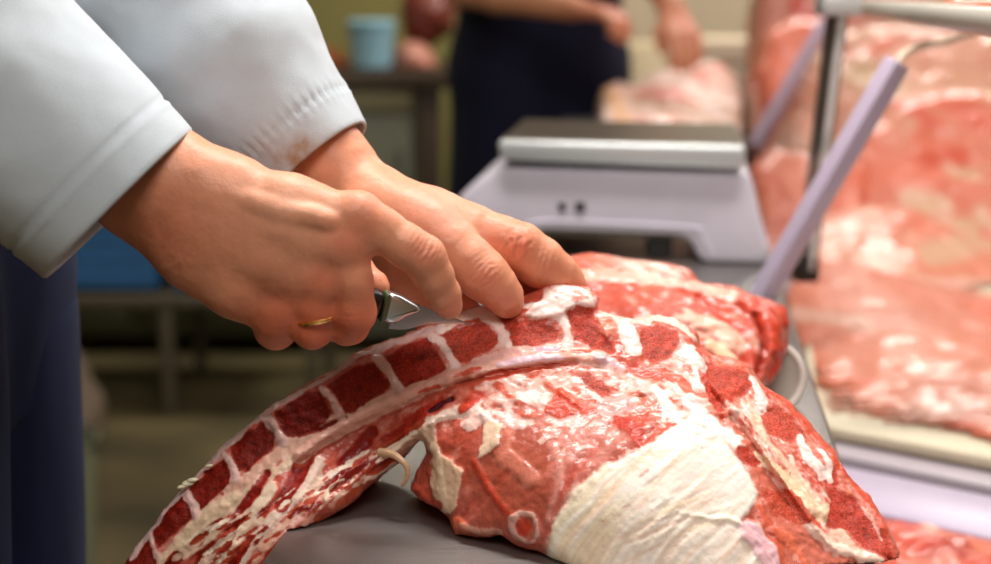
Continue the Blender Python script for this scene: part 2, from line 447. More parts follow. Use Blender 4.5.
# ------------------------------------------------------------------ the main cut: neck and rib cage with a sawn spine
TABLE_Z = 0.862
def build_main():
    outl = [(118,572),(138,545),(150,528),(160,512),(182,488),(200,470),(222,447),(248,425),(272,405),(300,388),(330,372),(352,355),(385,343),(412,333),(440,322),(462,312),(490,305),(520,300),(536,292),(545,284),(565,281),(590,287),(599,297),(598,310),(612,316),(635,320),(655,316),(680,320),(698,332),(702,345),(715,358),(735,359),(752,366),(768,388),(795,405),(818,432),(838,452),(850,475),(875,500),(892,525),(916,580),(912,596),(600,596),(560,565),(540,553),(520,546),(500,534),(480,537),(455,535),(450,520),(438,507),(418,498),(411,490),(418,475),(428,455),(424,440),(416,438),(395,462),(370,482),(345,505),(318,520),(300,540),(278,560),(262,580),(252,612),(108,612)]
    ctrl = [(125,560,.85),(200,480,.865),(300,400,.88),(400,345,.89),(470,320,.895),(570,290,.90),(700,340,.89),(800,420,.855),(895,560,.782),
            (270,565,.820),(330,505,.842),(400,450,.865),(470,400,.855),(470,525,.812),(430,450,.845),(550,400,.845),(610,400,.84),(560,480,.795),(660,440,.80),(700,500,.775),(620,560,.765),(750,560,.762),(800,500,.80),(850,560,.78),(550,590,.775),(420,480,.85),(180,600,.84)]
    s = Relief(outl, ctrl, 0.00115, 0.0007, srgb(200,88,68), srgb(236,190,176), 0.22, seed=3)
    s.mask += fbm(s.P2, 38, 3, 44)*0.7
    F, S = s.fill, s.stroke
    red, fat = 'red', 'fat'
    DR = srgb(124,18,0); MR = srgb(176,36,18); BR = srgb(178,52,32); SAL = srgb(208,88,58); MUS = srgb(190,84,56)
    CRM = srgb(240,208,178); PNK = srgb(232,168,146); WHT = srgb(246,218,208); YEL = srgb(240,222,184); LIL = srgb(222,184,190)
    musc = s.part('muscle'); fatcap = s.part('fat_cap'); cord = s.part('spinal_cord'); rib = s.part('rib_muscle')
    # lower left: thin muscle of the rib side
    F([(440,425),(395,465),(345,508),(300,543),(262,580),(250,620),(215,620),(250,560),(290,510),(330,478),(380,445),(415,418)], red, srgb(184,78,48), 0, 6, 6, part=rib)
    for k in range(14):
        x = 240+k*13; S([(x,575-k*10),(x+30,545-k*10),(x+52,522-k*9)], 2.2, fat if k % 2 else red, PNK if k % 2 else BR, .6, 3, 4, op=.7)
    # left part: fat seams and streaks running along the spine
    S([(130,600),(175,552),(215,512),(262,468),(310,435),(360,412),(400,396),(450,372)], 9, fat, srgb(226,176,154), .8, 6, 6)
    S([(190,545),(240,500),(300,455),(345,428)], 6, fat, srgb(232,196,168), 1, 4, 5)
    S([(150,575),(195,535),(225,505)], 5, fat, CRM, 1, 4, 4)
    S([(235,497),(209,513),(175,545),(165,570)], 6, fat, srgb(232,200,168), 1.2, 4, 4)
    S([(272,488),(254,512),(240,532),(222,560)], 8, fat, srgb(244,216,190), 1.8, 4, 4)
    S([(218,525),(206,548),(196,575)], 6.5, fat, srgb(240,206,176), 1.4, 4, 4)
    S([(318,462),(306,488),(283,508),(262,530),(240,560)], 7, fat, srgb(238,206,188), 1.5, 4, 5)
    S([(345,470),(318,492),(290,520),(262,548)], 4, fat, srgb(226,170,146), .8, 4, 4)
    S([(385,450),(352,470),(318,497),(296,516)], 3, fat, PNK, .8, 3, 4)
    for P, r in (([(267,475),(250,500),(236,520),(226,545)],6), ([(306,460),(296,480),(281,504)],9), ([(212,545),(200,560),(190,585)],6), ([(250,540),(236,560),(225,585)],5),
                 ([(372,432),(358,450),(343,464)],7), ([(178,556),(160,580),(150,600)],6), ([(330,440),(312,452)],4), ([(345,418),(322,428),(300,436)],3)):
        S(P, r, red, srgb(146,20,8), -1.6, 4, 3, grain=.5, part=rib)
    S([(407,424),(424,412),(441,402)], 6, red, srgb(178,44,28), -.8, 3, 3, grain=.6, part=rib)
    S([(383,440),(400,430),(415,420)], 4, red, srgb(165,40,26), -.8, 3, 3, grain=.6)
    S([(392,456),(352,474),(331,484)], 2.4, fat, srgb(246,228,208), 1.2, 2, 2)
    S([(440,415),(400,444),(372,461),(345,470)], 3.5, fat, srgb(240,216,196), 1.2, 2, 3)
    S([(331,484),(328,493),(326,500)], 2, fat, srgb(240,220,190), 1, 2, 1)
    # right band of the neck
    F([(702,345),(752,364),(820,430),(860,480),(912,600),(770,600),(775,560),(760,500),(752,470),(728,432),(700,405),(690,375)], red, srgb(208,112,92), 0, 8, 8)
    for k in range(16):
        a = k/15; x0 = 700+a*60; y0 = 372+a*75
        S([(x0,y0),(x0+40+8*math.sin(k*3),y0+45),(x0+75,y0+105)], 2.6+1.8*math.sin(k*2.1)**2, fat if k % 3 else red, [srgb(240,190,170),srgb(244,206,190),srgb(236,160,136)][k % 3], 1.0, 3, 5, op=.9)
    for k in range(120):
        a = rng.uniform(0, 1); b_ = rng.uniform(0, 1); x = 700+a*130+b_*40; y = 372+a*165-b_*12+rng.uniform(-6, 10); l = rng.uniform(7, 26)
        S([(x,y),(x+l*.45,y+l*.55+rng.uniform(-3, 3)),(x+l*.8,y+l*1.15)], rng.uniform(.9, 3.0), ['fat', 'red', 'fat'][k % 3], [srgb(246,208,194), srgb(190,58,36), srgb(238,170,148), srgb(250,226,216), srgb(206,88,66)][k % 5] if k % 3 != 1 else [srgb(184,52,32), srgb(210,92,68)][k % 2], rng.uniform(-1, 1.1), 3, 4, op=.85, taper=True)
    S([(745,405),(768,440),(800,480),(832,520),(860,560)], 5, fat, srgb(240,196,170), 1.6, 4, 5)
    S([(755,455),(785,478),(810,505),(822,512)], 6, fat, srgb(242,206,172), 1.8, 3, 5)
    S([(800,512),(815,532),(842,550),(880,560)], 4.5, fat, srgb(244,206,188), 2, 3, 2)
    S([(775,530),(795,548),(812,580)], 6, red, srgb(222,112,82), 1.6, 4, 3)
    S([(758,505),(775,540),(790,590)], 5, red, srgb(214,98,72), 1.4, 4, 3)
    # the muscle that bulges towards the viewer
    F([(425,452),(440,430),(470,416),(520,402),(560,398),(612,396),(652,402),(662,420),(628,452),(600,470),(575,492),(556,518),(545,548),(520,548),(500,536),(455,538),(448,518),(420,500),(408,490)], red, srgb(192,98,82), 1.5, 8, 6, grain=0, part=musc)
    F([(430,440),(455,425),(480,432),(470,470),(455,520),(430,505),(412,490)], red, srgb(188,82,62), 0, 10, 6)
    F([(520,402),(610,398),(640,430),(600,462),(575,480),(555,440),(520,420)], red, srgb(206,126,112), .5, 14, 8)
    F([(470,470),(500,440),(540,430),(556,470),(545,520),(520,530),(480,525)], red, srgb(176,84,64), 0, 18, 5)
    S([(505,430),(500,450),(520,470),(530,478)], 10, red, srgb(206,118,96), 1.6, 8, 6)
    for k in range(26):
        x = rng.uniform(450, 620); y = rng.uniform(410, 510)
        if x > 560 and y > 460: continue
        S([(x,y),(x-8,y+6),(x-12,y+14)], rng.uniform(1.5, 3.5), red, [srgb(208,104,84),srgb(176,70,52),srgb(214,128,110)][k % 3], rng.uniform(-.5, .5), 5, 5, op=.7)
    for k in range(26):   # thin silvery membrane over the muscle
        x = rng.uniform(530, 640); y = rng.uniform(400, 462)
        S([(x,y),(x+7,y-4),(x+15,y-5)], rng.uniform(.8, 1.6), fat, srgb(240,196,184), .4, 2, 3, op=.65)
    S([(552,445),(559,465),(557,490),(548,520)], 4, red, srgb(214,140,126), .8, 6, 2)
    S([(475,462),(490,490),(508,512),(520,522)], 4, red, srgb(196,72,50), 1.2, 4, 4)
    S([(610,408),(600,440),(560,495),(548,540)], 3, red, srgb(190,66,46), -.5, 6, 4, op=.6)
    # cream flaps left of the muscle
    F([(416,426),(435,418),(440,452),(463,470),(456,499),(453,516),(436,510),(430,484),(429,458)], fat, srgb(230,190,158), 2.2, 3, 4)
    S([(423,432),(436,455),(441,480),(444,510)], 4, fat, srgb(240,208,176), 1.2, 3, 3)
    S([(415,488),(424,498),(438,505)], 5, red, srgb(206,84,62), 1.5, 3, 3)
    F([(482,412),(502,424),(498,444),(485,456),(475,462),(484,440)], fat, srgb(236,204,176), 1.8, 3, 3)
    S([(430,420),(455,412),(480,405),(500,400)], 6, fat, srgb(240,212,196), 1.8, 3, 5)
    S([(470,425),(500,405),(530,398),(545,405)], 7, fat, srgb(236,196,184), 1.4, 4, 6)
    S([(450,528),(456,522),(464,528)], 6, red, srgb(226,112,78), 2, 3, 3)
    S([(462,526),(480,531),(500,532)], 4, fat, srgb(226,160,138), .8, 4, 3, op=.7)
    s.calm([(470,425),(520,404),(600,402),(640,430),(575,480),(550,535),(500,530),(460,500)], .55, 20)
    # rib end: pale ring with a red core
    S([(512,518),(522,512),(534,517),(537,533),(531,543),(519,538),(512,527),(513,518)], 3, fat, srgb(212,160,146), 1.2, 4, 3, part=musc)
    F([(516,526),(527,519),(532,527),(526,536),(518,535)], red, srgb(196,62,42), -.6, 3, 2)
    # marbled zone below the cord
    F([(470,385),(540,372),(620,366),(700,372),(735,410),(720,440),(680,425),(650,405),(600,398),(540,400),(480,410)], fat, srgb(238,186,172), 0, 18, 14, op=.75)
    for k in range(90):
        x = rng.uniform(460, 735); y = 372+rng.uniform(0, 45)+(max(0, x-640)*.3); an = rng.uniform(-.3, .9); l = rng.uniform(8, 26)
        S([(x,y),(x+l*.5,y+l*.5*an+2),(x+l,y+l*an)], rng.uniform(1.6, 5), ['red', 'fat'][k % 2], [srgb(212,84,56), WHT, srgb(224,120,96), srgb(238,188,178)][k % 4], rng.uniform(-1.1, 1.3), 5, 4, op=.8)
    F([(573,375),(588,371),(602,378),(616,392),(606,402),(590,389)], red, srgb(178,72,56), -.6, 3, 4, grain=1)
    F([(590,404),(606,394),(628,396),(640,408),(618,414),(606,420)], fat, srgb(206,158,152), .3, 6, 5, op=.8)
    F([(632,372),(648,384),(660,398),(650,404),(636,392)], fat, srgb(226,186,176), .8, 4, 4)
    F([(543,412),(558,389),(568,392),(570,401),(598,406),(596,414),(560,416)], red, srgb(206,72,48), .8, 4, 5, grain=.5)
    F([(614,417),(630,416),(648,432),(640,448),(630,437),(615,427)], red, srgb(194,58,40), .9, 3, 4, grain=.6)
    S([(596,352),(615,356),(640,352)], 7, red, srgb(194,76,52), .5, 5, 5)
    S([(634,368),(655,374),(672,378)], 7, red, srgb(206,66,42), -1, 4, 5, grain=.4)
    S([(646,362),(690,388),(718,398)], 5, red, srgb(222,96,70), -.5, 4, 6)
    S([(688,352),(698,366),(700,384)], 9, fat, WHT, 2.5, 4, 3)
    S([(655,392),(668,408),(680,422)], 6, fat, WHT, 1.5, 4, 4)
    S([(690,405),(712,425),(735,440)], 8, fat, srgb(246,232,226), .8, 6, 5)
    S([(640,395),(652,408),(658,415)], 4, red, srgb(220,120,100), -.5, 3, 3)
    # vertebrae, each a sawn face of spongy red bone
    vert = [
     ([(104,615),(119,566),(144,535),(154,551),(156,566),(150,615)], DR), ([(146,526),(157,516),(171,499),(184,494),(191,505),(193,516),(177,531),(157,551)], DR),
     ([(188,490),(209,467),(223,458),(231,470),(229,484),(197,512),(191,502)], DR), ([(229,447),(252,428),(267,422),(274,432),(273,448),(247,473),(238,473),(231,458)], DR),
     ([(275,413),(307,390),(320,390),(332,410),(325,424),(297,437),(284,436)], srgb(134,22,2)), ([(326,385),(357,365),(375,362),(391,383),(386,392),(357,410),(345,414),(336,397)], srgb(142,28,6)),
     ([(385,357),(407,344),(430,338),(446,368),(441,373),(404,387),(396,384)], srgb(150,34,12)), ([(441,336),(462,325),(484,322),(500,337),(494,348),(462,362),(454,357)], srgb(172,58,38)),
     ([(498,320),(510,313),(520,321),(545,320),(558,330),(556,341),(529,351),(513,346)], srgb(176,60,40)), ([(568,312),(582,305),(594,308),(598,330),(611,344),(611,352),(594,348),(577,339),(571,324)], srgb(174,54,34)),
     ([(639,328),(662,325),(679,330),(680,344),(668,359),(653,362),(642,355)], srgb(178,62,42)), ([(704,364),(714,361),(746,368),(756,384),(742,397),(726,402),(724,414),(708,402)], srgb(178,60,38)),
     ([(762,412),(775,405),(799,425),(809,439),(791,444),(767,431)], srgb(186,68,46)), ([(835,488),(859,498),(872,518),(891,540),(896,566),(867,552),(847,531),(827,526)], srgb(178,54,34))]
    mids = []
    for i, (P, col) in enumerate(vert):
        F(P, red, col, -.9 if i < 9 else -1.4, 3, 2.4, grain=1, part=s.part('vertebra'))
        c = np.mean(P, 0); mids.append(c)
        if i > 0:
            for k in range(5):
                q = c+rng.uniform(-14, 14, 2); S([tuple(q), tuple(q+rng.uniform(-8, 8, 2))], rng.uniform(1, 3), red, col*rng.uniform(.55, 1.5), rng.uniform(-.7, .5), 2, 2)
    # marks of darker marrow and other spongy patches
    F([(736,445),(752,449),(760,463),(748,468),(740,459)], red, BR, -.8, 3, 3, grain=.9)
    F([(763,490),(791,487),(803,507),(817,524),(791,520),(771,514)], red, srgb(194,76,52), -.4, 4, 4, grain=.8)
    F([(819,471),(835,467),(841,485),(826,488)], red, BR, -1, 3, 3, grain=.8)
    S([(700,372),(712,395),(722,420)], 4, red, srgb(196,64,44), -1.5, 3, 3)
    # discs between the vertebrae
    for P, r in (([(143,531),(150,542),(156,556)],3.2), ([(184,493),(192,503),(196,516)],3.6), ([(224,455),(233,465),(238,480)],3.8), ([(266,419),(276,430),(284,443)],4.2), ([(320,387),(332,400),(342,420)],4.8),
                 ([(376,358),(390,372),(398,388)],4.8), ([(434,337),(446,350),(456,368)],4.6), ([(484,317),(500,326),(506,344)],5.2), ([(545,312),(562,318),(568,334),(566,346)],5.5), ([(560,300),(572,306)],5),
                 ([(612,322),(626,330),(634,350)],9), ([(694,350),(702,366)],5), ([(755,380),(760,395),(764,408)],5), ([(800,440),(808,455),(822,474)],6), ([(818,448),(828,462),(830,480)],3.5)):
        S(P, r, fat, srgb(244,212,204) if P[0][0] > 420 else srgb(228,186,180), .7, 3.5, 3.4, grain=0, part=s.part('spinal_disc'))
    # rim of fat along the top of the spine
    S([(128,560),(150,527),(182,488),(222,448),(248,427),(272,407),(300,391),(330,374),(352,358),(385,346),(412,336),(440,326)], 3.6, fat, srgb(226,186,180), .5, 3, 3, op=.85)
    S([(440,328),(465,316),(490,310),(515,306),(535,306)], 5.5, fat, srgb(244,220,210), 1.2, 3, 3)
    S([(450,322),(462,315)], 4, fat, srgb(240,196,170), 1, 2, 3)
    S([(600,316),(620,318),(650,318),(680,324),(694,338)], 5, fat, srgb(240,192,176), 1.5, 3, 3)
    S([(655,322),(676,326),(690,340)], 3, red, srgb(214,92,70), 0, 3, 3)
    F([(596,316),(612,316),(618,330),(606,336)], red, srgb(226,130,106), 1, 4, 3)
    S([(700,350),(720,362),(745,366)], 4, red, srgb(216,96,70), 1, 3, 4)
    S([(768,390),(795,408),(818,436),(845,470),(870,500),(888,530)], 4, red, srgb(214,84,60), 1, 3, 4)
    S([(858,500),(872,520),(882,540)], 2, fat, srgb(240,186,170), 0, 2, 4, op=.6)
    knob = s.part('cartilage_knob')
    F([(520,316),(533,305),(545,288),(566,283),(590,289),(598,298),(594,306),(575,306),(562,314),(545,319)], fat, srgb(246,216,208), 2.4, 5, 3, grain=0, part=knob)
    for k in range(9):
        x = rng.uniform(545, 592); y = rng.uniform(286, 302); S([(x,y),(x+6,y+2)], 1.4, red, srgb(226,120,100), 0, 2, 3, op=.6)
    # the spinal cord in its canal
    S([(455,382),(500,374),(540,366),(575,362)], 4, red, srgb(206,80,56), -2.5, 4, 4)
    S([(300,462),(345,432),(395,410),(440,390),(480,378)], 4, red, srgb(190,84,62), -2, 4, 4)
    S([(300,455),(325,438),(350,424),(400,401),(445,380),(492,366),(540,358),(575,355),(600,357)], 7.5, fat, srgb(238,180,162), 3.2, 3, 1.5, grain=0, part=cord)
    S([(500,364),(530,359),(560,357)], 4, fat, srgb(232,196,208), .5, 3, 2)
    for P in ([(450,378),(480,368)], [(520,354),(545,352)], [(420,392),(438,386)], [(555,352),(590,351)]):
        S(P, 2, red, srgb(214,84,60), 0, 2, 3)
    S([(596,358),(612,362),(622,368)], 4, fat, LIL, 1, 3, 2)
    S([(476,363),(495,356),(530,350),(560,349)], 4.5, fat, srgb(226,170,160), .8, 3, 3)
    F([(534,347),(552,345),(562,350),(550,354),(538,354)], fat, srgb(206,160,176), 0, 4, 2)
    S([(430,412),(440,405),(452,399)], 2.6, red, srgb(90,30,46), -3, 2, 1)
    F([(457,408),(472,393),(488,389),(484,400),(468,408),(460,414)], red, srgb(206,66,42), .8, 3, 3, grain=.4)
    for k in range(120):
        x = rng.uniform(165, 400); t = (x-165)/235; y = 560-t*118+rng.uniform(-8, 40)*(1-.45*t); l = rng.uniform(10, 34)
        S([(x,y),(x+l*.5,y-l*.36+rng.uniform(-2, 2)),(x+l,y-l*.66)], rng.uniform(.9, 3.0), ['fat', 'red'][k % 2], [srgb(240,200,176), srgb(136,24,8), srgb(248,226,204), srgb(186,66,40)][k % 4], rng.uniform(-1.1, 1.1), 2, 3, taper=True)
    # the fat cap with its combed strands
    F([(548,552),(556,518),(575,490),(604,466),(640,450),(664,430),(690,414),(715,428),(742,466),(758,492),(748,512),(738,525),(760,548),(782,580),(784,610),(560,610)], fat, srgb(253,238,224), 2.2, 5, 1.8, grain=0, part=fatcap)
    F([(548,552),(556,518),(575,490),(604,466),(620,500),(610,560),(610,610),(560,610)], fat, srgb(250,232,200), 0, 26, 4)
    F([(690,430),(742,466),(752,500),(700,500),(670,470)], fat, srgb(248,226,216), 0, 26, 4)
    s.calm([(548,552),(556,518),(575,490),(604,466),(640,450),(664,430),(690,414),(715,428),(742,466),(758,492),(748,512),(738,525),(760,548),(782,580),(784,610),(560,610)], .3, 14)
    s.fan([(548,552),(556,518),(575,490),(604,466),(640,450),(664,430),(690,414),(715,428),(742,466),(758,492),(748,512),(738,525),(760,548),(782,580),(784,610),(560,610)], (880, 430), .9, [srgb(254,244,236), srgb(244,216,192), srgb(240,204,178)], bend=.12)
    for k in range(26):
        a = rng.uniform(0, 1); b = rng.uniform(0, 1)
        # strands fan out from the upper right corner to the lower left rim
        A = np.array([715-50*a, 425+25*a]) if a < .35 else np.array([752-(1-a)*18, 462+(a-.35)*75])
        B = np.array([560+110*(1-a)**2+10*b, 505+85*a+rng.uniform(-8, 8)]) if a > .25 else np.array([588+50*b, 492-30*b])
        Mx = (A+B)/2+np.array([0, -10+26*a*(1-a)])
        t0 = rng.uniform(0, .5); t1 = t0+rng.uniform(.25, .5)
        q = [(1-t)**2*A+2*t*(1-t)*Mx+t*t*B for t in np.linspace(t0, min(t1, 1), 6)]
        S([tuple(x) for x in q], rng.uniform(.7, 2.0), fat, [srgb(253,242,230), srgb(242,210,184), srgb(250,232,214), srgb(242,214,194), srgb(244,222,190)][k % 5], rng.choice([-.35, -.2, .2, .35, .5]), 2.5, 1, op=1, taper=True, smooth=3)
    for P in ([(598,520),(606,522)], [(700,448),(707,446)], [(640,476),(648,470)], [(660,446),(672,440)], [(620,508),(630,505)], [(666,536),(668,545)]):
        S(P, 1.3, red, srgb(224,140,110), 0, 2, 1, op=.5)
    S([(680,512),(712,518),(735,520),(760,545),(780,575)], 3, fat, srgb(252,238,220), 1.6, 2, 1, taper=True)
    F([(737,522),(748,518),(760,528),(775,548),(786,575),(770,580),(752,550),(740,535)], fat, srgb(232,184,190), 1.8, 4, 2, part=fatcap)
    me = s.mesh(0.075, 0.012, zclip=TABLE_Z+0.0008, xclip=-0.12, nz=((60, .0014), (150, .0010), (420, .0006)), grow=.0013)
    c = at(560, 450, .86); root = thing('neck_and_rib_joint', 'large raw meat joint with sawn spine and cream fat cap under the knife', 'meat', (c[0], c[1], TABLE_Z))
    s.split(me, M_MEAT, root, 'flesh', {'fat_cap': 'cream fibrous fat', 'spinal_cord': 'pale pink cord', 'cartilage_knob': 'white knob at the top of the joint', 'vertebra': 'dark red spongy bone', 'spinal_disc': 'pale disc seams', 'muscle': 'salmon pink muscle', 'rib_muscle': 'brownish red rib meat'})
    # hanging sinew hook and little fat crumbs on the spine
    b = BM(); pts = spline([tuple(at(*p)) for p in ((380,452,.864),(392,454,.858),(401,460,.855),(407,468,.854),(407,477,.855),(402,485,.857))], 5)
    b.tube(pts, [0.0026-0.0014*(i/(len(pts)-1)) for i in range(len(pts))], 10)
    b.build('sinew', simple('sinew', srgb(232,190,150), .4, noise=.2, scale=300, coat=.3, sss=.1), root)
    b = BM()
    for (x, y, r, Y) in ((181,487,3.6,.866),(186,484,4,.868),(192,480,3.2,.868),(209,466,2.2,.868)):
        c = at(x, y, Y); r = r*Y/FPX
        rr = bmesh.ops.create_icosphere(b.b, subdivisions=3, radius=r)
        for v in rr['verts']:
            v.co = Vector((v.co.x*1.5+v.co.z*.5, v.co.y, v.co.z*.75))*(1+.5*float(vnoise(np.array([v.co.x*300, v.co.y*300, v.co.z*300+x]))))+Vector(c)
    o = b.build('fat_crumbs', simple('fat_crumbs', srgb(230,220,186), .45, noise=.2, scale=400), root); o['kind'] = 'stuff'
build_main()
# ------------------------------------------------------------------ people
def tris_mesh_join(parts):
    V = []; Q = []; n = 0
    for v, q in parts: V.append(v); Q.append(q+n); n += len(v)
    return np.concatenate(V), np.concatenate(Q)
def jp(x, y, Y, r): return (at(x, y, Y), r*Y/FPX)
def ext(a, b, l):
    a = np.array(a); b = np.array(b); d = (b-a)/np.linalg.norm(b-a); return b+d*l

def right_hand(elbow):
    h = 0.0011
    lo = at(70, 150, .80)-np.array([.0, 0, 0]); P = np.array([at(40, 60, .80), at(520, 390, .80)])
    lo = np.array([min(P[:, 0]), .735, min(P[:, 2])]); hi = np.array([max(P[:, 0]), .915, max(P[:, 2])])
    g = SDF(lo, hi, h)
    # forearm and wrist
    A = jp(60, 92, .815, 66); B = jp(150, 178, .815, 58)
    g.chain([A, B], .01, ((0, 1, 0), .72))
    g.chain([jp(178,172,.812,38), jp(232,188,.808,33)], .012)
    g.chain([jp(135,196,.815,40), jp(200,248,.815,40), jp(235,272,.815,40)], .014)
    g.chain([jp(170,190,.812,44), jp(235,232,.812,42), jp(290,262,.812,38)], .014)
    # metacarpals
    g.chain([jp(215,190,.806,32), jp(290,206,.800,28), jp(352,220,.797,25)], .012)
    g.chain([jp(215,208,.804,32), jp(285,228,.797,29), jp(343,248,.793,23)], .010)
    g.chain([jp(205,228,.806,34), jp(270,256,.800,30), jp(322,283,.797,22)], .010)
    g.chain([jp(200,250,.812,34), jp(240,284,.808,31), jp(280,312,.806,26)], .010)
    g.cone(*[x for x in (jp(240,250,.825,40)[0], jp(320,262,.825,34)[0], .022, .018)], .012)
    for q in ((296,213,.8025,25),(296,240,.802,26),(285,268,.806,28),(335,236,.801,20),(330,266,.802,20),(298,298,.806,22)):
        c_, r_ = jp(*q); g.cone(c_, c_+np.array([.01, 0, -.004]), r_, r_, .010)
    # fingers, each its own chain so that neighbours stay apart
    def finger(pts, k=.0035, kj=.003):
        f = SDF(lo, hi, h); f.chain([jp(*p) for p in pts], k); g.merge(f, kj)
    finger([(358,214,.798,24),(382,230,.797,22.5),(405,245,.796,22),(424,258,.797,22.5),(434,276,.800,19.5),(443,294,.806,17.5),(449,305,.812,14.5)], .003, .006)
    finger([(343,250,.795,22),(352,280,.795,21),(354,312,.799,22),(348,324,.806,21.5),(350,318,.828,18),(358,304,.848,14),(356,294,.86,12)], .003, .0028)
    finger([(320,284,.799,22),(318,308,.800,21),(312,327,.803,21.5),(318,322,.826,18),(332,306,.848,15)], .003, .0032)
    finger([(280,306,.806,26),(276,318,.808,23.5),(276,328,.811,21.5),(292,320,.830,18),(315,305,.842,15)], .003, .0038)
    finger([(235,215,.835,34),(290,232,.858,27),(330,252,.866,21),(356,270,.864,17),(374,284,.858,12.5),(379,289,.856,10.5)], .005, .006)
    # knuckle heads, tendons and veins
    for x, y, Y, r in ((346,243,.784,10),(324,277,.787,9),(364,216,.785,10)): g.cone(at(x-3,y-2,Y+.0075), at(x+2,y+3,Y+.0065), r*Y/FPX, r*Y/FPX*.9, .010)
    def vein(pts, r, k=.0022):
        f = spline([(p[0], p[1], p[2]+.0068) for p in pts], 4); m_ = len(f)-1; g.chain([(at(p[0], p[1], p[2]), r*.8/FPX*(.55+.45*math.sin(math.pi*(i+.5)/(m_+1)))) for i, p in enumerate(f)], k)
    vein([(230,196,.785),(258,203,.780),(285,212,.777),(312,216,.777),(332,222,.777)], 3.6, .007)
    # creases between the closed fingers and on the wrist
    def crease(pts, r, k=.0015):
        f = spline([(p[0], p[1], p[2]) for p in pts], 4)
        n_ = len(f)-1
        for i, (a, b) in enumerate(zip(f[:-1], f[1:])): g.cone(at(*a), at(*b), r*.8/FPX*min(1, .15+1.3*i/n_), r*.8/FPX*min(1, .15+1.3*(i+1)/n_), k, sub=True)
    crease([(345,272,.7800),(341,288,.7835),(337,305,.7870),(334,324,.7885),(333,338,.791),(332,350,.798)], 3.2, .002)
    crease([(308,292,.7820),(303,304,.7855),(299,318,.7885),(296,334,.791),(295,350,.798)], 2.8, .002)
    return g, finger

def left_hand():
    h = 0.0011
    P = np.array([at(270, 90, .93), at(610, 385, .93)])
    lo = np.array([min(P[:, 0]), .84, min(P[:, 2])]); hi = np.array([max(P[:, 0]), 1.01, max(P[:, 2])])
    g = SDF(lo, hi, h)
    g.chain([jp(290,112,.955,46), jp(328,168,.945,43), jp(376,207,.935,35)], .012, ((0, 1, 0), .85))
    g.chain([jp(372,205,.925,35), jp(412,222,.915,33), jp(436,234,.905,30)], .012)
    g.chain([jp(385,208,.935,33), jp(435,222,.93,29), jp(472,233,.925,25)], .012)
    g.chain([jp(388,214,.95,31), jp(440,228,.952,27), jp(486,244,.955,22)], .012)
    g.chain([jp(388,215,.96,30), jp(430,240,.968,28), jp(465,258,.97,24)], .012)
    g.cone(at(400,230,.935), at(450,245,.935), .020, .016, .012)
    def finger(pts, k=.0035, kj=.003):
        f = SDF(lo, hi, h); f.chain([jp(*p) for p in pts], k); g.merge(f, kj)
    finger([(432,230,.905,30),(452,246,.896,27),(470,262,.890,25),(484,276,.887,25),(496,287,.888,21),(505,297,.891,18),(509,304,.894,15)], .004, .008)
    finger([(470,230,.925,26),(498,240,.920,24.5),(520,248,.917,25),(540,262,.918,25),(556,274,.921,22),(566,284,.925,19),(571,293,.929,15)], .004, .007)
    finger([(488,242,.955,22),(520,256,.955,20),(545,272,.955,19),(560,288,.957,16)], .004, .004)
    finger([(468,260,.97,21),(500,278,.97,18),(530,292,.97,15)], .004, .004)
    finger([(396,226,.950,34),(408,262,.950,36),(424,288,.948,33),(437,310,.946,27),(448,318,.946,24),(462,314,.946,20)], .005, .010)
    return g

def skin_mat():
    m, nt, b = newmat('skin'); N = nt.nodes; L = nt.links
    a = N.new('ShaderNodeAttribute'); a.attribute_name = 'tone'
    tc = N.new('ShaderNodeTexCoord')
    n = N.new('ShaderNodeTexNoise'); n.inputs['Scale'].default_value = 90; n.inputs['Detail'].default_value = 5; L.new(tc.outputs['Object'], n.inputs['Vector'])
    h = N.new('ShaderNodeHueSaturation'); L.new(a.outputs['Color'], h.inputs['Color'])
    mt = N.new('ShaderNodeMath'); mt.operation = 'MULTIPLY_ADD'; L.new(n.outputs[0], mt.inputs[0]); mt.inputs[1].default_value = .35; mt.inputs[2].default_value = .83
    L.new(mt.outputs[0], h.inputs['Value']); L.new(h.outputs[0], b.inputs['Base Color'])
    v = N.new('ShaderNodeTexVoronoi'); v.inputs['Scale'].default_value = 1100; L.new(tc.outputs['Object'], v.inputs['Vector'])
    n2 = N.new('ShaderNodeTexNoise'); n2.inputs['Scale'].default_value = 420; n2.inputs['Detail'].default_value = 4; L.new(tc.outputs['Object'], n2.inputs['Vector'])
    ad = N.new('ShaderNodeMath'); ad.operation = 'MULTIPLY_ADD'; L.new(v.outputs['Distance'], ad.inputs[0]); ad.inputs[1].default_value = .5; L.new(n2.outputs[0], ad.inputs[2])
    bp = N.new('ShaderNodeBump'); bp.inputs['Distance'].default_value = .00018; L.new(ad.outputs[0], bp.inputs['Height']); L.new(bp.outputs[0], b.inputs['Normal'])
    b.inputs['Roughness'].default_value = .46; b.inputs['Specular IOR Level'].default_value = .45
    b.inputs['Subsurface Weight'].default_value = .18; b.inputs['Subsurface Radius'].default_value = (1, .32, .18); b.inputs['Subsurface Scale'].default_value = .006
    return m
M_SKIN = skin_mat()
SK = srgb(221,150,116)
def paint(V, base, spots):
    c = np.zeros((len(V), 3))+base
    for p, r, col, op in spots:
        d = np.linalg.norm(V-np.array(p), axis=1)/r; a = np.exp(-d*d*1.5)*op; c += (np.array(col)-c)*a[:, None]
    return c

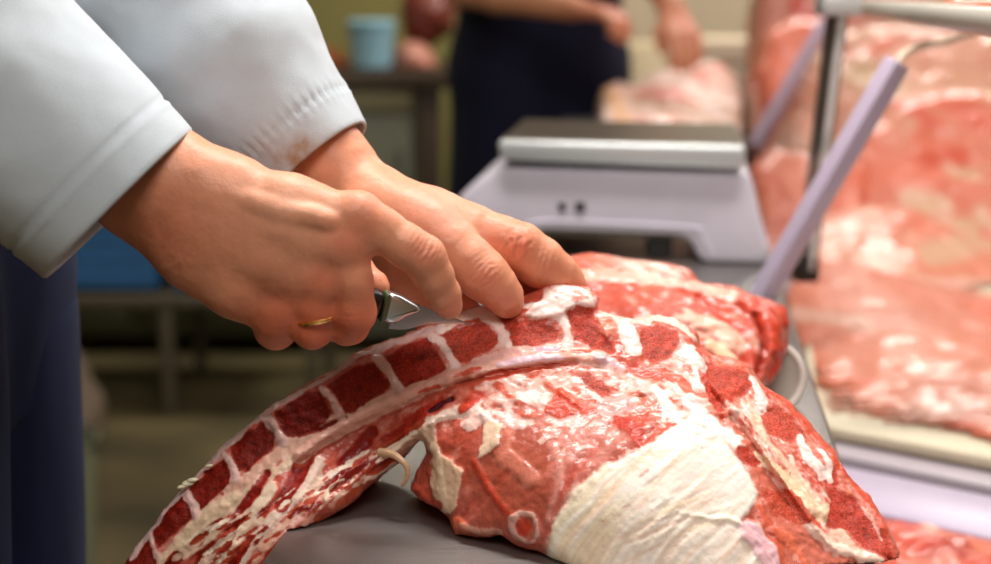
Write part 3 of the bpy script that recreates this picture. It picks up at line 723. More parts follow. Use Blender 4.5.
def body_sdf(J, h=0.012, hands=False):
    """a whole standing figure from joint positions; coarse where it is under clothing"""
    pts = np.array([np.array(v) for v in J.values()]); lo = pts.min(0)-.2; hi = pts.max(0)+.28
    g = SDF(lo, hi, h); k = .03
    pel, che, nek, hed = (np.array(J[q]) for q in ('pelvis', 'chest', 'neck', 'head'))
    sR, sL, eR, eL, wR, wL = (np.array(J[q]) for q in ('shR', 'shL', 'elR', 'elL', 'wrR', 'wrL'))
    ax = sL-sR; ax /= np.linalg.norm(ax)
    for o in (-1, 1):
        g.chain([(pel+ax*.075*o, .10), ((pel+che)/2+ax*.055*o, .098), (che+ax*.085*o, .115)], .05)
    g.chain([(sR+(nek-sR)*.1, .058), (nek-[0, 0, .03], .065), (sL+(nek-sL)*.1, .058)], .05)
    g.chain([(nek-[0, 0, .03], .058), (nek+(hed-nek)*.55, .052)], .02)
    f = np.array(J['face']); up = np.array([0, 0, 1.0])
    g.ell(hed, (.085, .075, .112), k=.02); g.ell(hed+f*.035-up*.05, (.058, .055, .06), k=.03)
    g.cone(hed+f*.085+up*.005, hed+f*.108-up*.025, .007, .013, .01)
    side = np.cross(up, f)
    for o in (-1, 1):
        g.ell(hed+side*.078*o-up*.01, (.018, .014, .03), k=.006)
        g.cone(hed+f*.085+side*.03*o+up*.018, hed+f*.086+side*.034*o+up*.018, .012, .012, .01)
        g.chain([(pel+ax*.09*o, .105), (np.array(J['knR' if o < 0 else 'knL']), .062), (np.array(J['anR' if o < 0 else 'anL']), .042)], .03)
        an = np.array(J['anR' if o < 0 else 'anL']); g.chain([(an-[0, 0, .03], .04), (an+f*.15-[0, 0, .055], .035)], .02)
    for s_, e_, w_ in ((sR, eR, wR), (sL, eL, wL)):
        g.chain([(s_, .056), ((s_+e_)/2, .05), (e_, .042), ((e_*2+w_)/3, .043), (w_, .030)], .015)
    return g

def clothing(g0, off, clip, name, mat, parent, seed=3, amp=.004):
    F = g0.F-off
    X, Y, Z = np.meshgrid(*g0.ax, indexing='ij')
    F = np.maximum(F, clip(X, Y, Z)).astype(np.float32)
    V, Q = nets(F, g0.lo, g0.h); me = npmesh(name, V, Q[:, ::-1]); N = vnormals(me)
    V = V+N*(fbm(V*np.array([1, 1, .35]), 14, 3, seed)*amp)[:, None]; me.vertices.foreach_set('co', V.astype(np.float32).ravel()); me.update()
    o = obj(name, me, mat, parent); md = o.modifiers.new('s', 'SUBSURF'); md.levels = md.render_levels = 1; return o

def tube_mesh(axis, ra, rb, up, thick, nseg=96, nrow=60, fold=None, seed=1, hem=None):
    """a sleeve: elliptical rings along axis (list of points), outer and inner skin joined at the open end (axis[-1])"""
    P = spline(axis, max(2, nrow//(len(axis)-1))); n = len(P); RA = np.interp(np.linspace(0, 1, n), np.linspace(0, 1, len(ra)), ra); RB = np.interp(np.linspace(0, 1, n), np.linspace(0, 1, len(rb)), rb)
    th = np.linspace(0, 2*np.pi, nseg, endpoint=False); out = []
    for i in range(n):
        t = P[min(i+1, n-1)]-P[max(i-1, 0)]; t = t/np.linalg.norm(t)
        u = np.array(up)-t*np.dot(up, t); u /= np.linalg.norm(u); w = np.cross(t, u); s = i/(n-1)
        ring = P[i]+np.cos(th)[:, None]*u*RA[i]+np.sin(th)[:, None]*w*RB[i]
        out.append(ring)
    out = np.array(out); cen = np.array(P)[:, None, :]; nr = out-cen; nr /= np.linalg.norm(nr, axis=2, keepdims=True)
    d = np.zeros(out.shape[:2])
    if fold: d = fold(out, np.linspace(0, 1, n)[:, None]+np.zeros((1, nseg)), th[None, :]+np.zeros((n, 1)))
    o = out+nr*d[..., None]
    # last rows: rolled hem, then the inner skin going back up
    tl = P[-1]-P[-2]; tl /= np.linalg.norm(tl)
    lip = o[-1]+tl*thick*.6-nr[-1]*thick*.5
    inn = (o-nr*thick)[::-1]
    R = np.concatenate([o, lip[None], inn[:int(n*.8)]]); m = len(R)
    V = R.reshape(-1, 3); i = np.arange(m-1)[:, None]; k = np.arange(nseg)[None, :]; k2 = (k+1) % nseg
    Q = np.stack([i*nseg+k, (i+1)*nseg+k, (i+1)*nseg+k2, i*nseg+k2], -1).reshape(-1, 4)
    return V, Q, n, nseg

def cloth_mat(name, col, stain=None, bump=.00025, weave=1500, rough=.9):
    m, nt, b = newmat(name); N = nt.nodes; L = nt.links
    tc = N.new('ShaderNodeTexCoord'); n = N.new('ShaderNodeTexNoise'); n.inputs['Scale'].default_value = weave; L.new(tc.outputs['Object'], n.inputs['Vector'])
    n3 = N.new('ShaderNodeTexNoise'); n3.inputs['Scale'].default_value = 30; n3.inputs['Detail'].default_value = 5; L.new(tc.outputs['Object'], n3.inputs['Vector'])
    bp = N.new('ShaderNodeBump'); bp.inputs['Distance'].default_value = bump; L.new(n.outputs[0], bp.inputs['Height']); L.new(bp.outputs[0], b.inputs['Normal'])
    b.inputs['Roughness'].default_value = rough; b.inputs['Sheen Weight'].default_value = .15 if col[0] > .2 else .03; b.inputs['Specular IOR Level'].default_value = .2
    mx = N.new('ShaderNodeMix'); mx.data_type = 'RGBA'; mx.inputs[6].default_value = list(col*.8)+[1]; mx.inputs[7].default_value = list(col)+[1]
    L.new(n3.outputs[0], mx.inputs[0]); last = mx.outputs[2]
    if stain is not None:
        a = N.new('ShaderNodeAttribute'); a.attribute_name = 'stain'; sp = N.new('ShaderNodeSeparateColor'); L.new(a.outputs['Color'], sp.inputs[0])
        n4 = N.new('ShaderNodeTexNoise'); n4.inputs['Scale'].default_value = 160; n4.inputs['Detail'].default_value = 4; L.new(tc.outputs['Object'], n4.inputs['Vector'])
        ml = N.new('ShaderNodeMath'); ml.operation = 'MULTIPLY'; ml.use_clamp = True; L.new(sp.outputs[0], ml.inputs[0])
        m5 = N.new('ShaderNodeMath'); m5.operation = 'MULTIPLY'; m5.inputs[1].default_value = 2.0; L.new(n4.outputs[0], m5.inputs[0]); L.new(m5.outputs[0], ml.inputs[1])
        m2 = N.new('ShaderNodeMix'); m2.data_type = 'RGBA'; L.new(ml.outputs[0], m2.inputs[0]); L.new(last, m2.inputs[6]); m2.inputs[7].default_value = list(stain)+[1]; last = m2.outputs[2]
    L.new(last, b.inputs['Base Color']); return m
M_COAT = cloth_mat('white_cotton', srgb(204,214,222), srgb(160,118,80))
M_NAVY = cloth_mat('navy_twill', srgb(20,31,66), bump=.0004, weave=900)
M_NAVY2 = cloth_mat('dark_navy_cotton', srgb(24,26,48))

def build_butcher():
    elR = np.array([-.405, .775, 1.265]); elL = np.array([-.30, 1.04, 1.285])
    J = dict(pelvis=(-.437,.98,.98), chest=(-.455,.98,1.33), neck=(-.42,.98,1.53), head=(-.35,.97,1.66), face=(.86,0,-.5),
             shR=(-.44,.80,1.45), shL=(-.44,1.16,1.45), elR=elR, elL=elL, wrR=at(60,92,.815), wrL=at(295,105,.955),
             knR=(-.40,.89,.52), knL=(-.40,1.09,.52), anR=(-.46,.88,.09), anL=(-.45,1.12,.09))
    root = thing('person', 'butcher in white coat and navy apron cutting the joint, both hands on it', 'person', (-.38, .98, 0))
    body = body_sdf(J); bV, bQ = body.mesh()
    gR, _ = right_hand(elR); rV, rQ = gR.mesh(); gL = left_hand(); lV, lQ = gL.mesh()
    fine = np.concatenate([rV, lV]); nb = len(bV)
    V, Q = tris_mesh_join([(bV, bQ), (rV, rQ), (lV, lQ)])
    me = npmesh('body', V, Q[:, ::-1]); N = vnormals(me)
    d = np.zeros(len(V)); f = V[nb:]
    d[nb:] = fbm(f, 90, 3, 4)*.0006
    def wrinkle(c, axis, w, per, amp):
        c = np.array(c); axis = np.array(axis)/np.linalg.norm(axis); q = f-c; x = q@axis; r = np.linalg.norm(q, axis=1)
        wob = fbm(f, 250, 2, 9)*per*.5
        d[nb:] += amp*np.sin((x+wob)*2*np.pi/per)*np.exp(-(r/w)**2)
    a, b_ = at(452,246,.88), at(484,276,.87); wrinkle(at(484,274,.868), b_-a, .0105, .0030, .00045)
    a, b_ = at(405,245,.78), at(424,258,.78); wrinkle(at(428,252,.782), b_-a, .010, .0028, .00045)
    a, b_ = at(498,240,.9), at(520,248,.9); wrinkle(at(516,246,.898), b_-a, .010, .0062, .0010)
    wrinkle(at(546,264,.898), b_-a, .008, .0035, .0005)
    wrinkle(at(350,318,.78), at(354,312,.8)-at(352,280,.8), .010, .003, .0003)
    wrinkle(at(175,245,.79), (1, 0, -.55), .018, .0045, .00018)
    wrinkle(at(446,292,.79), at(443,294,.806)-at(434,276,.80), .006, .0026, .0003)
    V = V+N*d[:, None]; me.vertices.foreach_set('co', V.astype(np.float32).ravel()); me.update()
    RD = srgb(206,104,78); PK = srgb(228,158,136); PALE = srgb(232,180,150)
    spots = [(at(346,243,.785), .012, RD, .7), (at(324,278,.787), .010, RD, .7), (at(364,216,.788), .013, RD, .45), (at(425,255,.785), .013, srgb(210,118,92), .6), (at(449,306,.80), .010, srgb(222,140,116), .6),
             (at(350,325,.79), .026, srgb(204,98,66), .8), (at(312,330,.79), .024, srgb(204,98,66), .8), (at(272,325,.79), .028, srgb(202,100,68), .75), (at(160,235,.79), .03, srgb(196,112,80), .7), (at(235,225,.78), .03, srgb(200,122,94), .3),
             (at(280,195,.78), .035, PALE, .35), (at(486,278,.868), .012, srgb(214,120,96), .7), (at(506,300,.875), .010, srgb(226,150,130), .7), (at(520,246,.9), .016, srgb(212,112,84), .7), (at(560,272,.9), .018, srgb(216,128,100), .6),
             (at(430,315,.875), .03, srgb(180,72,50), .8), (at(440,205,.9), .03, PK, .5), (at(490,235,.9), .014, srgb(220,130,100), .6), (at(385,275,.80), .012, srgb(206,110,82), .4), (at(400,262,.88), .03, srgb(186,84,60), .5)]
    setattr_col(me, 'tone', paint(V, SK, spots))
    o = obj('body', me, M_SKIN, root)
    # nail of the near index finger
    # ring
    b = BM(); c, r = jp(318, 309, .7985, 20.6); ax = at(318,308,.799)-at(320,284,.799); ax /= np.linalg.norm(ax)
    ax = ax+np.array([.30, 0, 0]); ax /= np.linalg.norm(ax); c = at(318.5, 318, .8005)
    u = np.cross(ax, [0, 1, 0]); u /= np.linalg.norm(u); w = np.cross(ax, u)
    b.tube([c+(u*math.cos(t)+w*math.sin(t))*(r+.0010) for t in np.linspace(0, 2*math.pi, 48, endpoint=False)], .0013, 10, closed=True)
    o = b.build('finger_ring', simple('gold', srgb(250,196,120), .22, 1.0), root); o['label'] = 'gold wedding band'
    # coat torso and sleeves
    cx = lambda X, Y, Z: np.maximum(np.maximum(.93-Z, Z-1.53), -1)
    arms = SDF(body.lo, body.lo+(body.n-1)*body.h, body.h); arms.F = arms.F[:body.n[0], :body.n[1], :body.n[2]]
    g = SDF(body.lo, body.lo+(body.n-1)*body.h, body.h)
    pel, che, nek = (np.array(J[q]) for q in ('pelvis', 'chest', 'neck')); ax = np.array([0, 1.0, 0])
    for q in (-1, 1): g.chain([(pel+ax*.085*q+[0, 0, -.1], .115), ((pel+che)/2+ax*.07*q, .112), (che+ax*.09*q, .128)], .05)
    g.chain([(np.array(J['shR']), .075), (nek-[0, 0, .04], .07), (np.array(J['shL']), .075)], .05)
    for s_, e_ in (('shR', elR), ('shL', elL)): g.chain([(np.array(J[s_]), .078), (e_, .070)], .03)
    coat = clothing(g, .0, lambda X, Y, Z: np.maximum(.90-Z, Z-1.52), 'coat', M_COAT, root)
    coat['label'] = 'white cotton coat with turned-back stained cuffs'
    def sleeve(axis, ra, rb, up, fold, stains):
        V, Q, n, ns = tube_mesh(axis, ra, rb, up, .0022, fold=fold, nseg=144, nrow=110)
        me = npmesh('sleeve', V, Q); st = np.zeros((len(V), 3))
        for p, r, op in stains:
            dd = np.linalg.norm(V-np.array(p), axis=1)/r; st[:, 0] = np.maximum(st[:, 0], np.exp(-dd*dd)*op)
        setattr_col(me, 'stain', st); return obj('sleeve', me, M_COAT, coat)
    def foldR(P, s, th):
        d = fbm(P*np.array([1, 1, 1]), 24, 3, 11)*.0055*(1-s*.75)+fbm(P, 9, 2, 14)*.006*(1-s)
        L_ = (1-s)*.29
        d = d-.0012*np.exp(-((L_-.022)/.0012)**2)+.0006*np.exp(-((L_-.0195)/.0014)**2)    # hem stitching
        d += np.sin(P[..., 2]*85+P[..., 0]*50+fbm(P, 12, 2, 3)*3)*.0042*np.clip(1.05-s*1.15, 0, 1)
        return d
    cR = at(118, 203, .815); up = np.array([-.0, -1.0, 0])
    wd = np.array([-150, 155.])/np.hypot(150, 155); ax0 = np.array([elR[0]-.0, .79, elR[2]])
    e = cR+np.array([-.70, -.03, .715])*.29
    sleeve([e, (e*2+cR)/3, (e+cR*2)/3, cR], [.064, .062, .058, .052], [.070, .066, .0615, .0575], (0, -1, 0), foldR,
           [(at(42,278,.80), .022, .6), (at(62,262,.785), .014, .35), (at(15,258,.80), .016, .35)])
    def foldL(P, s, th):
        L_ = (1-s)*.27
        d = fbm(P, 26, 3, 21)*.006*(1-s*.6)+fbm(P, 11, 2, 24)*.008*(1-s*.7)
        d = d-.0013*np.exp(-((L_-.026)/.0013)**2)+.0009*np.sin(th*46)*np.exp(-((L_-.026)/.006)**2)
        d += np.sin(P[..., 2]*90-P[..., 0]*40+fbm(P, 14, 2, 5)*3)*.0050*np.clip(1.1-s*1.2, 0, 1)
        return d
    cL = at(318, 163, .955); eL = cL+np.array([-.50, .06, .80])/np.linalg.norm([-.5, .06, .8])*.27
    m1 = at(232, 66, .97); m0 = at(146, -38, .985)
    sleeve([at(95, -160, 1.0), m0, m1, cL], [.078, .072, .063, .047], [.078, .072, .060, .041], (0, -1, 0), foldL,
           [(at(303,148,.912), .008, .95), (at(296,158,.911), .009, .8), (at(283,158,.912), .013, .5), (at(318,140,.914), .012, .25), (at(272,150,.912), .014, .4)])
    # apron over the coat front, trousers below
    Bx = lambda z0, z1, x0: (lambda X, Y, Z: np.maximum(np.maximum(z0-Z, Z-z1), x0-X))
    g2 = SDF(body.lo, body.lo+(body.n-1)*body.h, body.h)
    for q in (-1, 1): g2.chain([(pel+ax*.085*q+[0, 0, -.45], .125), (pel+ax*.085*q, .118), ((pel+che)/2+ax*.07*q, .115), (che+ax*.06*q, .130)], .05)
    ap = clothing(g2, .004, Bx(.868, 1.42, -.46), 'apron', M_NAVY, root, 7, .005); ap['label'] = 'navy blue bib apron'
    g3 = SDF(body.lo, body.lo+(body.n-1)*body.h, body.h)
    for q, kn, an in ((-1, 'knR', 'anR'), (1, 'knL', 'anL')): g3.chain([(pel+ax*.088*q+[.012, 0, -.05], .122), (np.array(J[kn]), .082), (np.array(J[an]), .068)], .035)
    clothing(g3, 0, lambda X, Y, Z: np.maximum(.07-Z, Z-1.0), 'trousers', M_NAVY, root, 8, .004)
    hairs(J, root, srgb(60,40,28)); shoes(J, root)
    return root, J
def hairs(J, root, col):
    hed = np.array(J['head']); f = np.array(J['face']); f = f/np.linalg.norm(f)
    g = SDF(hed-.17, hed+.17, .006); g.ell(hed+[0, 0, .012]-f*.012, (.092, .083, .112), k=.01); g.cap = .15
    X, Y, Z = np.meshgrid(*g.ax, indexing='ij'); c = ((X-hed[0])*f[0]+(Y-hed[1])*f[1]+(Z-hed[2])*f[2])
    F = np.maximum(g.F, np.minimum(c-.045, 1)-np.clip((Z-hed[2]-.05)*1.2, 0, 1)); F = np.maximum(F, hed[2]-.045-Z)
    V, Q = nets(F.astype(np.float32), g.lo, g.h); me = npmesh('hair', V, Q[:, ::-1]); N = vnormals(me)
    V = V+N*(fbm(V, 60, 3, 2)*.004)[:, None]; me.vertices.foreach_set('co', V.astype(np.float32).ravel()); obj('hair', me, simple('hair', col, .55, noise=.4, scale=60, stretch=(1, 1, .2)), root)
def shoes(J, root):
    f = np.array(J['face']); f = np.array([f[0], f[1], 0]); f /= np.linalg.norm(f)
    for a in ('anR', 'anL'):
        an = np.array(J[a]); g = SDF(an-.25, an+.25, .008)
        g.chain([(an-[0, 0, .035], .052), (an+f*.08-[0, 0, .04], .046), (an+f*.17-[0, 0, .05], .040)], .02)
        X, Y, Z = np.meshgrid(*g.ax, indexing='ij'); F = np.maximum(g.F, .001-Z); F = np.maximum(F, Z-an[2]-.01)
        V, Q = nets(F.astype(np.float32), g.lo, g.h); obj('shoe', npmesh('shoe', V, Q[:, ::-1]), simple('black_leather', srgb(24,22,22), .4), root)
BUTCHER, JB = build_butcher()

# ------------------------------------------------------------------ knife
def build_knife():
    root = thing('boning_knife', 'small boning knife with black handle held in the near hand', 'knife', tuple(at(380, 304, .848)))
    dx = at(470, 321, .868)-at(380, 303, .850); dx /= np.linalg.norm(dx); up = np.cross(dx, [0, 1, 0]); up = -up/np.linalg.norm(up)
    if up[2] < 0: up = -up
    nn = np.cross(dx, up); nn /= np.linalg.norm(nn); o = at(380, 304, .850); px = .85/FPX
    def q(pts): return [(x*px, y*px) for x, y in pts]
    b = BM(); b.prism(q([(-110,16),(-100,20),(-60,17),(-20,15),(1,15),(1,-15),(-20,-15),(-60,-19),(-98,-22),(-110,-14)]), o-nn*.009, dx, up, nn, .018, .0045, 3)
    h_ = b.build('handle', simple('black_handle', srgb(22,26,24), .3, spec=.6), root)
    b = BM(); b.prism(q([(0,15),(4,16),(4,-16),(0,-15)]), o-nn*.0095, dx, up, nn, .019, .001, 2); b.build('ferrule', simple('green_tinted_collar', srgb(92,112,84), .35, .3), root)
    b = BM(); b.prism(q([(4,15.5),(18,14),(40,7),(44,3),(30,-6),(22,-14),(16,-18),(4,-15)]), o-nn*.0055, dx, up, nn, .011, .003, 3); b.build('bolster', simple('brushed_steel', srgb(200,204,206), .28, 1.0), root)
    # blade: wedge section with a bevel towards the edge
    top = [(16,12),(50,6),(70,2.5),(88,0),(104,-2)]; bot = [(16,-24),(34,-21),(56,-11),(82,-6),(104,-3)]
    top = spline(top, 5); bot = spline(bot, 5); bm = bmesh.new(); R = []
    for i, (t, e) in enumerate(zip(top, bot)):
        m_ = t+(e-t)*.55; w = .0011*(1-i/len(top)*.6); V = []
        for p, s in ((t, .9), (m_, .8), (e, .02), (m_, -.8), (t, -.9)):
            V.append(bm.verts.new(Vector(o+dx*p[0]*px+up*p[1]*px+nn*w*s)))
        R.append(V)
    for A, B_ in zip(R[:-1], R[1:]):
        for k in range(5): bm.faces.new((A[k], A[(k+1) % 5], B_[(k+1) % 5], B_[k]))
    bm.faces.new(R[0][::-1]); bm.faces.new(R[-1]); bmesh.ops.recalc_face_normals(bm, faces=bm.faces[:])
    me = bpy.data.meshes.new('blade'); bm.to_mesh(me); bm.free(); ob = obj('blade', me, simple('blade_steel', srgb(176,166,166), .24, 1.0, bump=.00002, bscale=400, stretch=(1, 1, 12)), root)
    me.set_sharp_from_angle(angle=math.radians(25))
build_knife()
# ------------------------------------------------------------------ steel worktop
TD = np.array([.12, 1.0, 0]); TD /= np.linalg.norm(TD); TN = np.array([TD[1], -TD[0], 0])   # along the table, to its right
def steel_mat():
    m, nt, b = newmat('brushed_steel_top'); N = nt.nodes; L = nt.links
    tc = N.new('ShaderNodeTexCoord'); mp = N.new('ShaderNodeMapping'); L.new(tc.outputs['Object'], mp.inputs[0]); mp.inputs['Scale'].default_value = (4, 160, 1)
    n = N.new('ShaderNodeTexNoise'); n.inputs['Scale'].default_value = 6; n.inputs['Detail'].default_value = 6; L.new(mp.outputs[0], n.inputs['Vector'])
    r = N.new('ShaderNodeMapRange'); L.new(n.outputs[0], r.inputs[0]); r.inputs[3].default_value = .28; r.inputs[4].default_value = .5; L.new(r.outputs[0], b.inputs['Roughness'])
    n2 = N.new('ShaderNodeTexNoise'); n2.inputs['Scale'].default_value = 9; n2.inputs['Detail'].default_value = 4; L.new(tc.outputs['Object'], n2.inputs['Vector'])
    c = N.new('ShaderNodeValToRGB'); L.new(n2.outputs[0], c.inputs[0]); c.color_ramp.elements[0].color = (.21, .195, .185, 1); c.color_ramp.elements[1].color = (.36, .345, .335, 1); L.new(c.outputs[0], b.inputs['Base Color'])
    b.inputs['Metallic'].default_value = .85
    bp = N.new('ShaderNodeBump'); bp.inputs['Distance'].default_value = .00008; L.new(n.outputs[0], bp.inputs['Height']); L.new(bp.outputs[0], b.inputs['Normal'])
    return m
M_TOP = steel_mat(); M_STEEL = simple('satin_steel', srgb(150,150,150), .35, 1.0); M_DSTEEL = simple('dull_steel', srgb(110,108,104), .45, .8)
def tp(along, right, z=0): return np.array([-.128, .79, 0])+TD*along+TN*right+np.array([0, 0, z])
def build_table():
    root = thing('steel_worktable', 'brushed stainless steel work table under the big meat joint', 'table', tuple(tp(.6, .16, 0)))
    wid = .335; R = Matrix.Rotation(-math.atan(.12), 3, 'Z'); c = tp(.50, wid/2, TABLE_Z-.02)
    b = BM(); b.box(c, (wid, 1.52, .04), R, .004, 3); o = b.build('tabletop', M_TOP, root)
    for a in (-.22, 1.22):
        for r in (.03, wid-.03):
            p = tp(a, r, 0); b = BM(); b.cyl(p+[0, 0, .0], p+[0, 0, TABLE_Z-.04], .018); b.build('leg', M_DSTEEL, root)
    b = BM(); b.box(tp(.5, wid/2, .25), (wid-.02, 1.44, .025), R, .003); b.build('undershelf', M_DSTEEL, root)
build_table()
# ------------------------------------------------------------------ the room
def quadbox(name, lo, hi, mat, kind='structure', parent=None, bevel=0):
    lo = np.array(lo); hi = np.array(hi); b = BM(); b.box((lo+hi)/2, hi-lo, None, bevel); o = b.build(name, mat, parent, smooth=bevel > 0)
    if kind: o['kind'] = kind
    return o
M_FLOOR = simple('floor_vinyl', srgb(112,100,66), .55, col2=srgb(70,62,42), scale=2.2, bump=.0005, bscale=60)
M_WALLO = simple('olive_wall', srgb(150,142,84), .8, noise=.15, scale=3)
M_WALLB = simple('beige_wall', srgb(214,196,168), .8, noise=.1, scale=3)
M_CEIL = simple('ceiling_paint', srgb(225,222,214), .9)
quadbox('floor', (-3, -2, -.1), (3.4, 6.1, 0), M_FLOOR)
quadbox('ceiling', (-3, -2, 2.8), (3.4, 6.1, 2.9), M_CEIL)
quadbox('wall_back', (-3, 6, 0), (.35, 6.1, 2.8), M_WALLO); quadbox('wall_back', (.35, 6, 0), (3.4, 6.1, 2.8), M_WALLB)
quadbox('wall_left', (-3.1, -2, 0), (-3, 6.1, 2.8), M_WALLO); quadbox('wall_right', (3.4, -2, 0), (3.5, 6.1, 2.8), M_WALLB)
quadbox('wall_front', (-3, -2.1, 0), (3.4, -2, 2.8), M_WALLB)

# ------------------------------------------------------------------ weighing scale
M_WHITE = simple('grey_white_plastic', srgb(214,208,222), .38, noise=.04, scale=20)
M_CHROME = simple('chrome', srgb(214,218,220), .22, .8)
M_DARK = simple('dark_rubber', srgb(34,30,28), .6)
M_PANTOP = simple('pan_steel', srgb(92,86,74), .32, .75, noise=.2, scale=12)
def build_scale():
    Y0 = 1.72; o = at(495, 258, Y0); k = Y0/FPX
    root = thing('weighing_scale', 'grey-white plastic counter scale with a flat steel pan', 'scale', tuple(o+TD*.15))
    ux = TN; uy = np.array([0, 0, 1.0])
    def f(x, y): return ((x-495)*k, (258-y)*k)
    prof = [f(*p) for p in [(452,216),(456,200),(464,190),(482,176),(500,165),(745,168),(751,176),(760,212),(771,246),(771,256),(766,258),(706,258),(699,252),(694,240),(688,234),(676,231),(545,228),(534,232),(526,240),(520,256),(514,258),(458,258),(452,252)]]
    b = BM(); b.prism(prof, o, ux, uy, TD, .29, .006, 3); body = b.build('housing', M_WHITE, root)
    # raised rib line on the front face
    b = BM(); b.tube([o-TD*.0005+ux*f(*p)[0]+uy*f(*p)[1] for p in spline([(528,222),(560,219),(690,223),(700,228),(708,240),(714,251)], 5)], .0018, 8); b.build('front_rib', M_WHITE, body)
    for x, w in ((563, .0055), (581, .007)):
        b = BM(); q = f(x, 204); b.box(o+ux*q[0]+uy*q[1]-TD*.001, (w*1.6, .004, w*1.5), None, .001); b.build('display_mark', M_DARK, body)
    # dark neck, pan
    q0 = f(505, 168); q1 = f(738, 160)
    b = BM(); b.prism([q0, f(738,168), f(738,158), f(505,158)], o+TD*.03, ux, uy, TD, .22, 0); b.build('pan_support', M_DARK, root)
    b = BM(); b.prism([f(500,137),f(742,140),f(743,150),f(740,162),f(736,163),f(506,157),f(501,153),f(499,145)], o+TD*.0-TD*.012, ux, uy, TD, .275, .004, 3); pan = b.build('pan', simple('pan_rim_steel', srgb(214,220,222), .3, .45), root)
    b = BM(); b.prism([f(502,137.2),f(740,140.2),f(740,139.0),f(502,136.0)], o-TD*.006, ux, uy, TD, .262, .0005, 1); b.build('pan_top', M_PANTOP, pan)
    # feet and the dark frame seen underneath
    for x, t in ((470, .03), (745, .03), (470, .25), (745, .25)):
        q = f(x, 258); b = BM(); c = o+ux*q[0]+TD*t; b.cyl(c+[0, 0, .002], (c[0], c[1], TABLE_Z), .013); b.build('foot', M_DARK, root)
    b = BM(); b.prism([f(520,236),f(690,238),f(690,232),f(520,229)], o+TD*.02, ux, uy, TD, .25); b.build('underframe', simple('olive_metal', srgb(120,116,98), .5, .4), root)
    q = f(660, 240); b = BM(); b.box(o+ux*q[0]+uy*q[1]*.6+TD*.03, (.028, .03, .022)); b.build('level_foot', M_DARK, root)
build_scale()

# ------------------------------------------------------------------ glass display case on the right
M_LIL = simple('lilac_painted_metal', srgb(196,182,206), .35, noise=.05, scale=30)
M_LIL2 = simple('lilac_painted_metal_side', srgb(176,150,168), .4)
M_CASE = simple('case_grey_metal', srgb(190,178,186), .4, noise=.06, scale=10)
M_CREAM = simple('cream_plastic', srgb(226,214,186), .45, noise=.08, scale=30)
def glass_mat():
    m, nt, b = newmat('clear_glass'); N = nt.nodes; L = nt.links; out = [n for n in N if n.type == 'OUTPUT_MATERIAL'][0]; N.remove(b)
    t = N.new('ShaderNodeBsdfTransparent'); t.inputs[0].default_value = (.96, .98, .975, 1); g = N.new('ShaderNodeBsdfGlossy'); g.inputs['Roughness'].default_value = .03
    f = N.new('ShaderNodeFresnel'); f.inputs[0].default_value = 1.3; mx = N.new('ShaderNodeMixShader'); cl = N.new('ShaderNodeMath'); cl.operation = 'MINIMUM'; cl.inputs[1].default_value = .10; L.new(f.outputs[0], cl.inputs[0]); L.new(cl.outputs[0], mx.inputs[0]); L.new(t.outputs[0], mx.inputs[1]); L.new(g.outputs[0], mx.inputs[2]); L.new(mx.outputs[0], out.inputs[0]); return m
M_GLASS = glass_mat()
zs = .73
